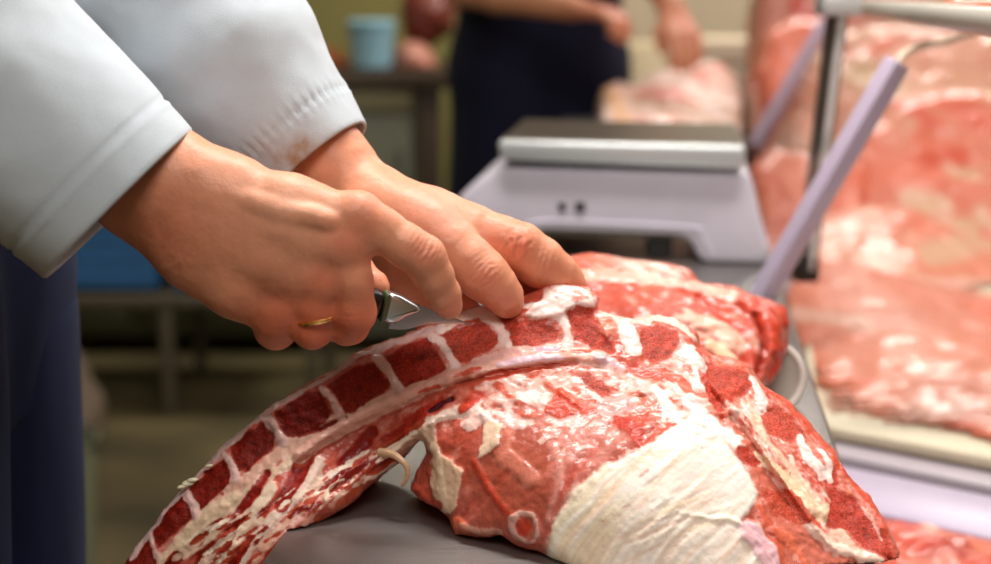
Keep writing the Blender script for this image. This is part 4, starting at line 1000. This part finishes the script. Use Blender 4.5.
def build_case():
    root = thing('display_case', 'lilac-framed glass meat display case to the right of the scale', 'display case', (.75, 1.8, 0))
    def slab(name, P, z0, z1, mat, par=root, bev=.003):
        b = BM(); b.prism([(p[0], p[1]) for p in P], (0, 0, z0), (1, 0, 0), (0, 1, 0), (0, 0, 1), z1-z0, bev); return b.build(name, mat, par)
    slab('case_floor', [(.30,1.43),(.75,1.07),(1.9,1.3),(2.2,4.2),(.76,4.2)], zs-.02, zs-.003, M_CASE)
    slab('case_base', [(.335,1.55),(.80,1.22),(1.85,1.4),(2.1,4.1),(.82,4.1)], 0, zs-.021, M_CASE)
    # front rail below the tray
    A = np.array([.285, 1.415, 0]); B = np.array([.78, 1.03, 0]); d = (B-A)/np.linalg.norm(B-A); n = np.array([d[1], -d[0], 0])
    b = BM(); b.prism([(0,0),(.09,-.006),(.09,-.055),(0,-.055)], A+[0, 0, zs-.005]-n*.0, n, (0, 0, 1), d, .62, .004); b.build('front_rail', M_LIL, root)
    # sloping glass end: two lilac bars with the pane between them
    a0 = at(757, 306, 1.45); a1 = at(898, 62, 1.45); c0 = at(755, 146, 2.9); c1 = c0+(a1-a0)
    e = (a1-a0)/np.linalg.norm(a1-a0); w = np.cross(e, [0, 1, 0]); w /= np.linalg.norm(w)
    for p, q in ((a0, a1), (c0, c1)):
        b = BM(); b.prism([(-.0155,.004),(.004,-.013),(.0155,-.002),(-.004,.015)], p, w, (0, 1, 0), e, np.linalg.norm(q-p), .003); o = b.build('glass_frame_bar', M_LIL, root)
    b = BM(); b.cyl(a0-e*.02, a0+e*.004, .012); b.build('bar_socket', M_CHROME, root)
    dd = (c0-a0); L = np.linalg.norm(dd); dd /= L
    b = BM(); b.prism([(0, .005), (L-.03, .005), (L-.03, .262), (0, .262)], a0+dd*.012-w*.004, dd, e, w, .004); b.build('glass_pane', M_GLASS, root)
    # cable out of the bar's end
    b = BM(); b.tube([tuple(p) for p in spline([at(897,66,1.455), at(903,55,1.46), at(922,46,1.48), at(950,40,1.52), at(985,28,1.56), at(1020,10,1.6)], 5)], .0042, 10); b.build('cable', simple('cream_cable', srgb(236,214,192), .5), root)
    # chrome post with bracket, and the upper shelf it carries
    p0 = at(806, 268, 1.76); p1 = at(838, 8, 1.76)
    b = BM(); b.cyl(p0, p1, .0125, .0125, 28); pst = b.build('post', simple('dark_polished_post', srgb(92,84,78), .3, .6), root)
    b = BM(); off = np.array([.003, -.0115, 0]); b.cyl(p0+off, p1+off, .0042, .0042, 14); b.build('post_highlight', simple('post_highlight_paint', srgb(232,226,226), .3, .3), pst)  # pale strip on the dark cylinder imitates the bright reflection down the chrome
    b = BM(); b.box(p0+[0, 0, .0], (.026, .03, .03), None, .003); b.build('post_foot', M_DARK, root)
    b = BM(); b.box(p1+[0, 0, .004], (.045, .05, .026), None, .005); b.build('post_bracket', simple('bracket_grey', srgb(206,206,206), .35, .3), root)
    z = 1.145
    slab('upper_shelf', [(.36,1.08),(.47,1.95),(1.6,1.95),(1.5,1.08)], z, z+.008, M_GLASS, bev=.001)
    b = BM(); b.tube([(.352,1.05,z),(.48,2.0,z)], .011, 12); b.build('shelf_rail', simple('shelf_rail_grey', srgb(214,212,204), .35, .4), root)
    return root
build_case()
TRP = [at(812, 432, 1.473), at(1040, 478, 1.34)]
def build_tray(pts, z, name='meat_tray', label='', rim=.009):
    c = np.mean(pts, 0); root = thing(name, label, 'tray', (c[0], c[1], z))
    b = BM(); b.prism([(p[0], p[1]) for p in pts], (0, 0, z), (1, 0, 0), (0, 1, 0), (0, 0, 1), .004, 0); b.build('tray_base', M_CREAM, root)
    P = []
    for i in range(len(pts)):
        a, q = np.array(pts[i]), np.array(pts[(i+1) % len(pts)])
        for t in (.04, .5, .96): P.append(tuple(a+(q-a)*t+[0, 0, rim]))
    b = BM(); b.tube(P, rim*.62, 12, closed=True); b.build('rim', M_CREAM, root)
    P2 = [(x, y, z+rim*.4) for x, y, _ in P]
    b = BM(); b.tube(P2, rim*.4, 8, closed=True); b.build('tray_wall', M_CREAM, root)
P0 = (.318, 1.462, zs); P1 = (.62, 1.225, zs); P2 = (1.0, 2.2, zs); P3 = (.49, 2.36, zs)
build_tray([P0, P1, P2, P3], zs, label='long cream tray under the large pink slab in the display case')

# ------------------------------------------------------------------ other cuts of meat
def slab_meat(name, label, outl, ctrl, h, base, fat, mask, seed, ops, thick, R, group=None, zclip=None, nz=((25,.004),(70,.002)), cat='meat'):
    s = Relief(outl, ctrl, h, h*.7, base, fat, mask, seed)
    s.mask += fbm(s.P2, 14/(s.Ym), 3, seed+3)*.6
    s.hgt += fbm(s.P2, 30/s.Ym, 3, seed+8)*.006*s.Ym
    ops(s); me = s.mesh(thick, R, zclip=zclip, nz=nz); o = obj(name, me, M_MEAT); tag(o, label, cat, group); return o
def rnd_ops(n, box, cols, rr, seed, mm=3):
    def f(s):
        g = np.random.default_rng(seed)
        for k in range(n):
            x = g.uniform(box[0], box[2]); y = g.uniform(box[1], box[3]); a = g.uniform(-.5, .9); l = g.uniform(rr*1.5, rr*5); kk, col = cols[g.integers(len(cols))]
            s.stroke([(x, y), (x+l*.5, y+l*.5*a+g.uniform(-4, 4)), (x+l, y+l*a)], g.uniform(rr*.4, rr), kk, col, g.uniform(-mm, mm), 4+rr*.7, 6, op=.8)
    return f
RD = ('red', srgb(204,80,56)); RD2 = ('red', srgb(218,118,92)); PK = ('fat', srgb(230,176,158)); WH = ('fat', srgb(244,218,206)); BE = ('fat', srgb(212,168,136)); DK = ('red', srgb(170,44,30))
# the knuckle of meat behind the joint, on the table
def ops_b(s):
    rnd_ops(60, (575, 255, 780, 390), [RD2, ('red', srgb(190,70,48)), ('fat', srgb(230,168,148)), ('red', srgb(208,90,66))], 6, 5, 2.5)(s)
    s.stroke([(585,275),(640,278),(700,290),(750,300)], 8, 'fat', srgb(232,170,152), 4, 6, 5)
    s.stroke([(600,262),(640,262),(680,272)], 5, 'fat', srgb(232,176,160), 2, 5, 5)
    s.stroke([(575,262),(600,258),(620,268)], 6, 'red', srgb(220,104,80), 2, 5, 4)
    s.stroke([(640,300),(690,296),(720,305)], 7, 'red', srgb(206,84,60), -2, 5, 5)
    s.stroke([(700,300),(735,330),(748,360)], 7, 'red', srgb(196,64,42), -5, 5, 4)
    s.stroke([(690,318),(715,326),(740,345)], 8, 'fat', srgb(238,178,156), 5, 5, 4)
    s.stroke([(745,300),(768,320),(778,350)], 10, 'red', srgb(206,70,44), 5, 6, 4)
    s.stroke([(790,312),(790,345),(778,378)], 9, 'red', srgb(198,56,34), 0, 6, 4)
    s.stroke([(756,316),(764,345),(760,372)], 4, 'red', srgb(160,40,26), -5, 4, 3)
    s.stroke([(712,345),(735,362),(755,385)], 6, 'fat', srgb(238,196,160), 2, 5, 4)
slab_meat('meat_cut', 'marbled pink and red lump of meat on the table behind the joint, before the scale',
    [(562,268),(570,254),(590,250),(615,254),(640,259),(672,262),(694,266),(706,279),(735,284),(756,293),(776,299),(790,306),(797,326),(791,352),(784,375),(770,392),(750,400),(640,400),(580,340)],
    [(575,262,1.13),(640,270,1.14),(700,282,1.13),(780,310,1.10),(790,350,1.08),(700,330,1.06),(640,310,1.07),(600,300,1.09),(740,380,1.03),(770,390,1.04),(640,390,1.02),(580,340,1.06)],
    0.0024, srgb(190,82,62), srgb(226,160,140), .10, 11, ops_b, .09, .018, zclip=TABLE_Z+.001, nz=((40,.004),(120,.0015)))
# round white lid leaning against it
def build_bowl():
    c = at(767, 378, 1.10); r = .0268; tl = math.radians(14); n = np.array([0, -math.cos(tl), math.sin(tl)]); up = np.array([0, math.sin(tl), math.cos(tl)])
    root = thing('round_lid', 'round white plastic lid leaning beside the marbled lump at its right end', 'lid', (c[0], c[1], TABLE_Z))
    b = BM(); b.cyl(c, c-n*.0025, r, r, 48); b.build('lid_disc', simple('lid_grey', srgb(196,184,172), .4), root)
    b = BM(); b.tube([c+(RT*math.cos(t)+up*math.sin(t))*r for t in np.linspace(0, 2*math.pi, 56, endpoint=False)], .0031, 12, closed=True); b.build('lid_rim', simple('white_plastic', srgb(238,226,216), .35), root)
build_bowl()
G = 'meat in the display case'
def pale(pts, r, base):
    def f(s):
        base(s)
        for P in pts: s.stroke(P, r, 'fat', srgb(240,188,170), 3, 14, 8, op=.7)
    return f
def case_meat(label, outl, ctrl, base, fat, mask, seed, n, cols, rr, thick=.12, zc=zs+.006, h=.006, R=.03):
    xs = [p[0] for p in outl]; ys = [p[1] for p in outl]
    return slab_meat('meat_cut', label, outl, ctrl, h, base, fat, mask, seed, rnd_ops(n, (min(xs), min(ys), max(xs), max(ys)), cols, rr, seed), thick, R, G, zclip=zc)
SALM = srgb(232,130,102); PINK = srgb(226,168,148); BEI = srgb(208,164,134)
case_meat('large salmon-pink slab on the cream tray at the right', [(792,290),(812,262),(850,252),(900,268),(960,285),(1060,300),(1090,480),(985,448),(900,432),(826,424),(806,380),(796,330)],
    [(830,270,2.15),(960,300,2.0),(1060,320,1.9),(800,330,1.85),(830,415,1.50),(985,440,1.41),(1080,470,1.30),(900,350,1.70)], srgb(220,128,104), PINK, .15, 21, 16, [RD2, PK, ('red', srgb(228,110,84)), RD2], 16, .09)
case_meat('pale pink rounded piece heaped behind the large salmon slab', [(790,262),(800,215),(850,196),(910,205),(960,225),(1010,240),(1060,330),(900,300),(820,290)],
    [(800,240,2.35),(860,210,2.45),(960,240,2.35),(1040,300,2.2),(900,280,2.15),(820,280,2.2)], srgb(220,134,108), BEI, .25, 22, 14, [RD2, BE, PK], 14, .2)
case_meat('orange-red cut in the display case low beside the post and the lilac bar', [(757,272),(757,165),(775,145),(850,150),(880,170),(865,230),(810,280)],
    [(762,200,2.42),(800,160,2.55),(860,190,2.5),(820,250,2.4),(762,260,2.38)], srgb(216,112,86), srgb(232,160,136), .04, 23, 8, [RD2, ('red', srgb(228,130,100)), ('fat', srgb(232,170,150))], 10, .15)
case_meat('tall orange-pink cut standing between the second lilac bar and the post', [(760,200),(758,70),(768,30),(790,14),(845,12),(868,60),(866,200)],
    [(764,180,3.06),(764,60,3.1),(820,20,3.2),(860,60,3.15),(860,180,3.08),(810,120,3.04)], srgb(220,118,92), srgb(232,170,150), .12, 28, 9, [RD2, ('fat', srgb(228,166,148)), RD2], 9, .15)
case_meat('red and beige cut high in the heap at the far right', [(850,210),(860,130),(900,95),(960,85),(1050,90),(1060,270),(960,245),(900,225)],
    [(870,150,2.6),(960,100,2.7),(1040,120,2.6),(1040,240,2.4),(950,230,2.45),(880,200,2.5)], srgb(212,118,94), BEI, .3, 24, 18, [RD, RD2, BE, RD2], 14, .25)
case_meat('pale beige-pink cut at the top of the heap under the shelf', [(790,150),(800,70),(830,30),(880,20),(960,28),(1060,30),(1060,130),(960,120),(870,150),(830,170)],
    [(820,120,2.85),(830,50,3.0),(900,40,3.0),(1040,50,2.9),(1040,120,2.8),(900,120,2.8)], srgb(214,142,120), BEI, .5, 25, 16, [BE, PK, RD2], 14, .25)
case_meat('pink side of meat standing behind the second frame bar', [(764,150),(760,60),(764,-20),(785,-50),(825,-40),(838,60),(820,140),(785,170)],
    [(766,100,3.5),(770,-20,3.55),(820,0,3.5),(820,100,3.45),(780,150,3.45)], srgb(222,150,138), PINK, .5, 26, 12, [PK, PK, RD2, ('red', srgb(222,96,84))], 9, .25)
case_meat('pale pink hanging side of meat at the top right corner region', [(838,50),(845,-40),(1060,-40),(1060,60),(940,50)],
    [(850,40,3.5),(850,-30,3.6),(1050,-30,3.6),(1050,50,3.5),(940,10,3.5)], srgb(216,148,130), PINK, .6, 27, 12, [PK, PK, RD2, BE], 14, .25)
# below the tray
quadbox('lower_shelf', (.30, .98, .575), (1.0, 1.30, .59), M_CASE, None)['label'] = 'grey shelf low in front of the display case'
bpy.data.objects['lower_shelf']['category'] = 'shelf'
slab_meat('meat_cut', 'red and white cut on the low shelf at the bottom right corner', [(868,524),(900,514),(940,518),(985,526),(1040,530),(1040,640),(868,640)],
    [(875,535,1.22),(940,530,1.22),(1030,540,1.2),(1030,630,1.05),(940,600,1.08),(875,620,1.06)], .004, srgb(206,74,52), PINK, .2, 31, rnd_ops(18, (870,515,1030,600), [RD, DK, WH, RD2], 11, 3, 2), .08, .02, G, zclip=.5915)
# piece on the upper shelf
slab_meat('meat_cut', 'small orange-red cut lying on the upper shelf at the top right', [(945,8),(955,-8),(985,-16),(1040,-18),(1060,16),(1000,18)],
    [(955,4,1.40),(1000,-10,1.45),(1050,0,1.4),(1000,12,1.35)], .004, srgb(232,120,84), PINK, .1, 33, rnd_ops(4, (950,-10,1040,10), [RD2], 8, 3, 1), .07, .012, G, zclip=1.1545)
# ------------------------------------------------------------------ far side of the shop
def simple_hand(w, e, curl, s=1.0, side=1):
    """palm, four fingers and a thumb continuing a forearm e->w"""
    w = np.array(w); d = w-np.array(e); d /= np.linalg.norm(d); u = np.cross(d, [0, 0, 1]); u /= np.linalg.norm(u); n = np.cross(u, d)
    g = SDF(w-.14, w+.17, .0035)
    g.chain([(w-d*.07, .030), (w, .027)], .01)
    for i, (o, L) in enumerate(((-.03, .070), (-.010, .078), (.010, .073), (.029, .058))):
        m = w+d*.085+u*o*side; g.chain([(w+u*o*.5*side, .018), (m, .0150)], .012)
        f = SDF(w-.14, w+.17, .0035); p = m; dd = d; pts = [(p, .0130)]
        for q in range(3):
            a = curl*(.5+.3*q); dd = dd*math.cos(a)-n*math.sin(a); p = p+dd*L*[.45, .32, .23][q]; pts.append((p, [.012, .011, .0095][q]))
            # keep the frame orthogonal while bending
            n = np.cross(u, dd)
        n = np.cross(u, d); f.chain(pts, .002); g.merge(f, .003)
    f = SDF(w-.14, w+.17, .0035); f.chain([(w+d*.02-u*.02*side, .016), (w+d*.06-u*.045*side-n*.012, .013), (w+d*.09-u*.045*side-n*.03, .011)], .004); g.merge(f, .006)
    return g.mesh()
def build_helper():
    J = dict(pelvis=(.11,3.86,.97), chest=(.11,3.84,1.33), neck=(.11,3.82,1.52), head=(.13,3.76,1.64), face=(.25,-.85,-.46),
             shR=(-.09,3.82,1.44), shL=(.31,3.84,1.44), elR=at(462,-12,3.62), elL=at(640,-62,3.66), wrR=at(574,8,3.46), wrL=at(672,12,3.46),
             knR=(.02,3.84,.52), knL=(.21,3.86,.52), anR=(.01,3.88,.09), anL=(.22,3.9,.09))
    root = thing('person', 'worker in dark navy clothes with bare forearms handling pale meat behind the scale', 'person', (.11, 3.86, 0))
    body = body_sdf(J, .014); V, Q = body.mesh(); P = [(V, Q), simple_hand(J['wrR'], J['elR'], .75, side=1), simple_hand(J['wrL'], J['elL'], .5, side=-1)]
    V, Q = tris_mesh_join(P); me = npmesh('body', V, Q[:, ::-1])
    spots = [(J['wrR']+np.array([.08, 0, -.02]), .10, srgb(204,92,72), .75), (J['wrL']+np.array([.03, 0, -.06]), .09, srgb(216,98,74), .8)]
    setattr_col(me, 'tone', paint(V, srgb(206,146,112), spots)); obj('body', me, M_SKIN, root)
    ax = np.array([1.0, 0, 0]); pel, che, nek = (np.array(J[q]) for q in ('pelvis', 'chest', 'neck'))
    def grid(): return SDF(body.lo, body.lo+(body.n-1)*body.h, body.h)
    g = grid()
    for q in (-1, 1): g.chain([(pel+ax*.085*q+[0, 0, -.1], .12), ((pel+che)/2+ax*.075*q, .118), (che+ax*.09*q, .13)], .05)
    g.chain([(np.array(J['shR']), .075), (nek-[0, 0, .04], .07), (np.array(J['shL']), .075)], .05)
    for s_, e_ in (('shR', 'elR'), ('shL', 'elL')): a, b_ = np.array(J[s_]), np.array(J[e_]); g.cone(a, a+(b_-a)*.75, .075, .066, .03)
    o = clothing(g, 0, lambda X, Y, Z: np.maximum(.90-Z, Z-1.52), 'shirt', M_NAVY2, root, 3, .006)
    g = grid()
    for q in (-1, 1): g.chain([(pel+ax*.10*q+[0, 0, -.45], .135), (pel+ax*.09*q, .128), (che+ax*.04*q-[0, 0, .05], .137)], .05)
    clothing(g, .004, lambda X, Y, Z: np.maximum(np.maximum(.5-Z, Z-1.38), Y-3.86), 'apron', M_NAVY2, root, 7, .006)
    g = grid()
    for q, kn, an in ((-1, 'knR', 'anR'), (1, 'knL', 'anL')): g.chain([(pel+ax*.088*q, .12), (np.array(J[kn]), .085), (np.array(J[an]), .07)], .035)
    clothing(g, 0, lambda X, Y, Z: np.maximum(.07-Z, Z-1.0), 'trousers', M_NAVY2, root, 8, .004)
    hairs(J, root, srgb(40,28,22)); shoes(J, root)
build_helper()
# second work table with the pale meat
root = thing('far_worktable', 'steel work table behind the scale carrying pale pink meat', 'table', (.34, 3.38, 0))
quadbox('tabletop', (.16, 3.10, TABLE_Z-.04), (.525, 3.66, TABLE_Z), M_STEEL, None, root, .004)
for x in (.20, .485):
    for y in (3.14, 3.62): b = BM(); b.cyl((x, y, 0), (x, y, TABLE_Z-.04), .02); b.build('leg', M_DSTEEL, root)
def ops_p(s):
    rnd_ops(22, (612,72,755,125), [WH, PK, PK, RD2, BE], 8, 41, 5)(s)
    s.stroke([(606,88),(615,100),(625,124)], 9, 'fat', srgb(240,190,152), 6, 6, 3)
    s.stroke([(640,92),(660,96),(680,94)], 5, 'red', srgb(226,120,120), 0, 8, 4); s.stroke([(700,78),(706,84)], 6, 'red', srgb(226,120,100), 0, 8, 4)
slab_meat('meat_cut', 'pale pink fatty meat spread on the far table behind the scale', [(603,130),(603,88),(618,79),(638,84),(652,70),(680,62),(702,55),(722,60),(738,74),(744,100),(744,145),(690,148),(620,145)],
    [(612,118,3.22),(620,92,3.4),(690,74,3.5),(738,92,3.45),(740,130,3.2),(690,130,3.18),(680,100,3.35)], .007, srgb(240,176,160), srgb(248,220,208), .7, 41, ops_p, .22, .025, zclip=TABLE_Z+.002)
# back left: counter with things on it
M_BROWN = simple('dark_brown_wood', srgb(70,54,38), .5, noise=.3, scale=12); M_GREEN = simple('grey_green_panel', srgb(112,112,92), .5, noise=.08, scale=6)
def bx(px0, py0, px1, py1, Y, dep): a = at(px0, py1, Y); c = at(px1, py0, Y); return (a[0], Y, a[2]), (c[0], Y+dep, c[2])
root = thing('back_counter', 'dark-topped counter with grey-green doors against the back left', 'counter', (-.5, 4.5, 0))
K = 4.78/4.25; zt = at(400, 72, 4.78)[2]
quadbox('worktop', (-1.5*K, 4.75, zt-.05), (-.08*K, 5.4, zt), M_BROWN, None, root, .004)
quadbox('carcass', (-1.48*K, 4.80, .06), (-.22*K, 5.38, zt-.051), M_GREEN, None, root)
for i, (x0, x1) in enumerate(((-1.46, -1.06), (-1.04, -.64), (-.62, -.235))):
    d = quadbox('door', (x0*K, 4.78, .10), (x1*K, 4.798, zt-.13), M_GREEN, None, root, .003)
    b = BM(); b.tube([(x1*K-.04, 4.765, .55), (x1*K-.04, 4.765, .67)], .006, 8); b.build('handle', M_DSTEEL, d)
    quadbox('drawer_front', (x0*K, 4.78, zt-.12), (x1*K, 4.798, zt-.055), simple('cream_laminate', srgb(166,156,116), .5), None, root, .003)
quadbox('post', (-.215*K, 4.77, 0), (-.155*K, 4.85, zt-.051), M_BROWN, None, root, .003)
root = thing('storage_cabinet', 'plain olive-grey cabinet beside the dark counter post', 'cabinet', (0, 5.3, 0))
quadbox('carcass', (-.08, 5.02, 0), (.24, 5.4, .98), M_GREEN, None, root, .004); quadbox('door', (-.06, 5.00, .06), (.22, 5.018, .94), M_GREEN, None, root, .003)
# things on the counter
def lathe(name, c, prof, mat, parent=None, seg=40):
    V = []; F = []; m = len(prof)
    for i in range(seg):
        a = 2*math.pi*i/seg
        for r, z in prof: V.append((c[0]+r*math.cos(a), c[1]+r*math.sin(a), c[2]+z))
    for i in range(seg):
        for j in range(m-1): F.append((i*m+j, ((i+1) % seg)*m+j, ((i+1) % seg)*m+j+1, i*m+j+1))
    b = BM(); b.b.from_mesh(pymesh(name, V, F)); bmesh.ops.remove_doubles(b.b, verts=b.b.verts[:], dist=1e-6); return b.build(name, mat, parent)
c = at(372, 72, 4.95); c[2] = zt
root = thing('plastic_tub', 'light blue plastic tub on the dark back counter', 'tub', tuple(c))
MB_ = simple('light_blue_plastic', srgb(150,196,214), .4)
lathe('tub_body', c, [(0,.001),(.055,.001),(.064,.01),(.074,.125),(.078,.138),(.072,.138),(.06,.02),(0,.012)], MB_, root)
lathe('lid', c+[0, 0, .1385], [(0,0),(.080,0),(.081,.012),(.07,.02),(0,.02)], MB_, root)
for lab, o_, Y, col, sd in (('brown-orange lump of meat left of the blue tub', [(300,72),(302,52),(318,42),(340,46),(350,60),(350,76),(310,78)], 4.98, srgb(172,96,62), 51),
                      ('pinkish lump of meat right of the blue tub', [(394,74),(392,50),(402,38),(420,40),(434,52),(438,76),(405,78)], 4.98, srgb(206,140,122), 52),
                      ('dark red cut of meat hanging above the back counter edge', [(405,34),(400,10),(405,-20),(440,-22),(456,0),(452,24),(430,38)], 5.05, srgb(120,54,42), 53)):
    ct = [(x, y, Y) for x, y in o_[:5]]+[(sum(p[0] for p in o_)/7, sum(p[1] for p in o_)/7, Y-.05)]
    slab_meat('meat_cut', lab, o_, ct, .008, col, srgb(220,180,150), .1, sd, lambda s: None, .16, .04, zclip=zt+.001)
hk = BM(); p = at(425, -22, 5.12); hk.tube([p+[0, 0, -.02], p+[0, 0, .05], p+[0, 0, .5]], .005, 8); hk.tube([(p[0], p[1], 2.75), (p[0], p[1], p[2]+.45)], .005, 8); o = hk.build('meat_hook', M_STEEL); tag(o, 'steel hook rod over the back counter', 'hook')
# low rack with blue crates
root = thing('low_rack', 'low metal rack under the near sleeve carrying blue crates', 'rack', (-1.25, 4.3, 0))
M_RACK = simple('rack_paint', srgb(96,88,70), .5, .2)
zr = at(150, 305, 4.1)[2]; xr = at(166, 300, 4.1)[0]
for x in (-2.0, xr):
    for y in (4.1, 4.55): b = BM(); b.box((x, y, (zr+.02)/2), (.035, .035, zr+.02), None, .003); b.build('leg', M_RACK, root)
x2 = xr+.40
for y in (4.1, 4.55): b = BM(); b.box((x2, y, (zr+.02)/2), (.035, .035, zr+.02), None, .003); b.build('leg', M_RACK, root)
quadbox('shelf', (-2.03, 4.07, zr), (x2+.03, 4.58, zr+.03), M_RACK, None, root, .003)
M_BLUE = simple('blue_plastic', srgb(62,122,180), .45, noise=.1, scale=20)
def crate(x, w, lab, zb=zr+.031, hh=.22):
    t = thing('plastic_crate', lab, 'crate', (x+w/2, 4.33, zb), 'blue crates on the low rack')
    b = BM(); d = .38; y0 = 4.13
    b.box((x+w/2, y0+d/2, zb+.006), (w, d, .012))
    for c_, s_ in (((x+w/2, y0+.006, zb+hh/2), (w, .012, hh)), ((x+w/2, y0+d-.006, zb+hh/2), (w, .012, hh)), ((x+.006, y0+d/2, zb+hh/2), (.012, d-.026, hh)), ((x+w-.006, y0+d/2, zb+hh/2), (.012, d-.026, hh))): b.box(c_, s_)
    b.build('crate_body', M_BLUE, t, smooth=False)
    b = BM()
    for c_, s_ in (((x+w/2, y0-.006, zb+hh-.015), (w+.02, .012, .03)), ((x+w/2, y0+d+.006, zb+hh-.015), (w+.02, .012, .03)), ((x-.006, y0+d/2, zb+hh-.015), (.012, d, .03)), ((x+w+.006, y0+d/2, zb+hh-.015), (.012, d, .03))): b.box(c_, s_)
    b.build('rim', M_BLUE, t, smooth=False)
    for k in range(3): b = BM(); b.box((x+w/2, y0-.004, zb+.04+k*.05), (w*.92, .008, .008)); b.build('rib', M_BLUE, t, smooth=False)
crate(xr-.42, .39, 'blue plastic crate on the rack, nearest the hanging coat sleeve corner'); crate(xr+.02, .33, 'blue plastic crate on the rack, right of the middle leg under the wrist')
crate(xr-.86, .40, 'blue plastic crate on the rack, at the end behind the apron')
# things on the floor
c = at(92, 385, 4.2); c[2] = 0.0
g = SDF(np.array([-1.28, 3.5, -.02]), np.array([-.76, 4.06, .5]), .012); g.ell((-1.12, 3.8, .13), (.07, .13, .13), k=.02); g.ell((-1.11, 3.8, .07), (.09, .14, .09), k=.04)
X, Y_, Z = np.meshgrid(*g.ax, indexing='ij'); g.F = np.maximum(g.F, .001-Z).astype(np.float32); V, Q = g.mesh(); me = npmesh('sack', V, Q[:, ::-1]); N = vnormals(me)
V = V+N*(fbm(V, 14, 3, 4)*.018)[:, None]; me.vertices.foreach_set('co', V.astype(np.float32).ravel()); me.update(); tag(obj('sack', me, simple('sack_cloth', srgb(112,96,78), .8)), 'pale slumped sack on the floor below the blue crates', 'sack')
c = at(76, 500, 2.9); c[2] = 0
root = thing('floor_bucket', 'pale grey-green bucket on the floor just beside the apron', 'bucket', (c[0], c[1], 0)); MBK = simple('bucket_plastic', srgb(128,132,104), .5)
lathe('bucket_body', np.array([c[0]-.06, c[1], .001]), [(0,0),(.075,0),(.085,.01),(.105,.27),(.112,.285),(.106,.285),(.09,.02),(0,.012)], MBK, root)
b = BM(); b.tube([(c[0]-.06+.112*math.cos(t), c[1]-.02, .27+.10*math.sin(t)) for t in np.linspace(0, math.pi, 16)], .004, 8); b.build('bail_handle', M_DSTEEL, root)
# pale boxes behind the second table
for i, (a_, z0, lab) in enumerate((((688,40,765,64), 0, 'upper pale beige box stacked behind the far table'), ((682,66,768,100), 0, 'lower pale grey-beige box under the upper one'))):
    lo, hi = bx(*a_, 4.3, .35); t = quadbox('storage_box', lo, hi, simple('box_card', [srgb(222,204,176), srgb(190,178,160)][i], .7), None, None, .006); tag(t, lab, 'box', 'boxes behind the far table')
lo, hi = bx(676, 100.5, 780, 300, 4.26, .45); lo = (lo[0], lo[1], 0.001); t = quadbox('box_stand', lo, (hi[0], hi[1], hi[2]), M_GREEN, None, None, .004); tag(t, 'grey-green stand that carries the pale boxes', 'stand')
lo, hi = bx(628, 44, 664, 76, 4.9, .3); lo = (lo[0], lo[1], .001); t = quadbox('tall_bin', lo, hi, simple('bin_beige', srgb(214,196,160), .6), None, None, .01); tag(t, 'beige bin seen between the far worker\'s arms', 'bin')
# ------------------------------------------------------------------ camera, light
cam = bpy.data.cameras.new('camera'); co = bpy.data.objects.new('camera', cam); C.objects.link(co)
co.location = Vector(CAM); co.rotation_euler = (math.pi/2-PITCH, 0, 0)
cam.sensor_width = 36; cam.lens = FPX*36/W; cam.clip_start = 0.02
cam.dof.use_dof = True; cam.dof.focus_distance = 0.868; cam.dof.aperture_fstop = 4.4; cam.dof.aperture_blades = 9
bpy.context.scene.camera = co
sc = bpy.context.scene
sc.view_settings.view_transform = 'Standard'; sc.view_settings.look = 'None'; sc.view_settings.gamma = 1.0; sc.view_settings.exposure = -0.1
def area(name, loc, tgt, sx, sy, power, col=(1, 1, 1)):
    l = bpy.data.lights.new(name, 'AREA'); l.shape = 'RECTANGLE'; l.size = sx; l.size_y = sy; l.energy = power; l.color = col
    o = bpy.data.objects.new(name, l); C.objects.link(o); o.location = loc
    o.rotation_euler = (Vector(tgt)-Vector(loc)).to_track_quat('-Z', 'Y').to_euler(); return o
area('ceiling_or_fill_light', (0.15, 1.3, 2.6), (0.1, .95, 0.9), 1.0, .25, 44, (1, .95, .89))
area('ceiling_or_fill_light', (0.1, -0.5, 2.6), (0.05, .8, 0.9), 1.2, .5, 24, (1, .96, .93))
area('ceiling_or_fill_light', (1.5, 2.2, 2.6), (1.0, 2.1, 0.7), 1.2, .8, 19, (1, .94, .91))
area('ceiling_or_fill_light', (-.6, 4.3, 2.6), (-.6, 4.6, 0), 1.2, .3, 16, (1, .93, .8))
area('ceiling_or_fill_light', (1.1, 4.4, 2.6), (.9, 4.6, 0), 1.2, .3, 42, (1, .95, .88))  # added fill lamp, no known source: brightens the far boxes and beige wall
w = bpy.data.worlds.new('World'); sc.world = w; w.use_nodes = True
w.node_tree.nodes['Background'].inputs[0].default_value = (.9, .88, .86, 1); w.node_tree.nodes['Background'].inputs[1].default_value = 0.35
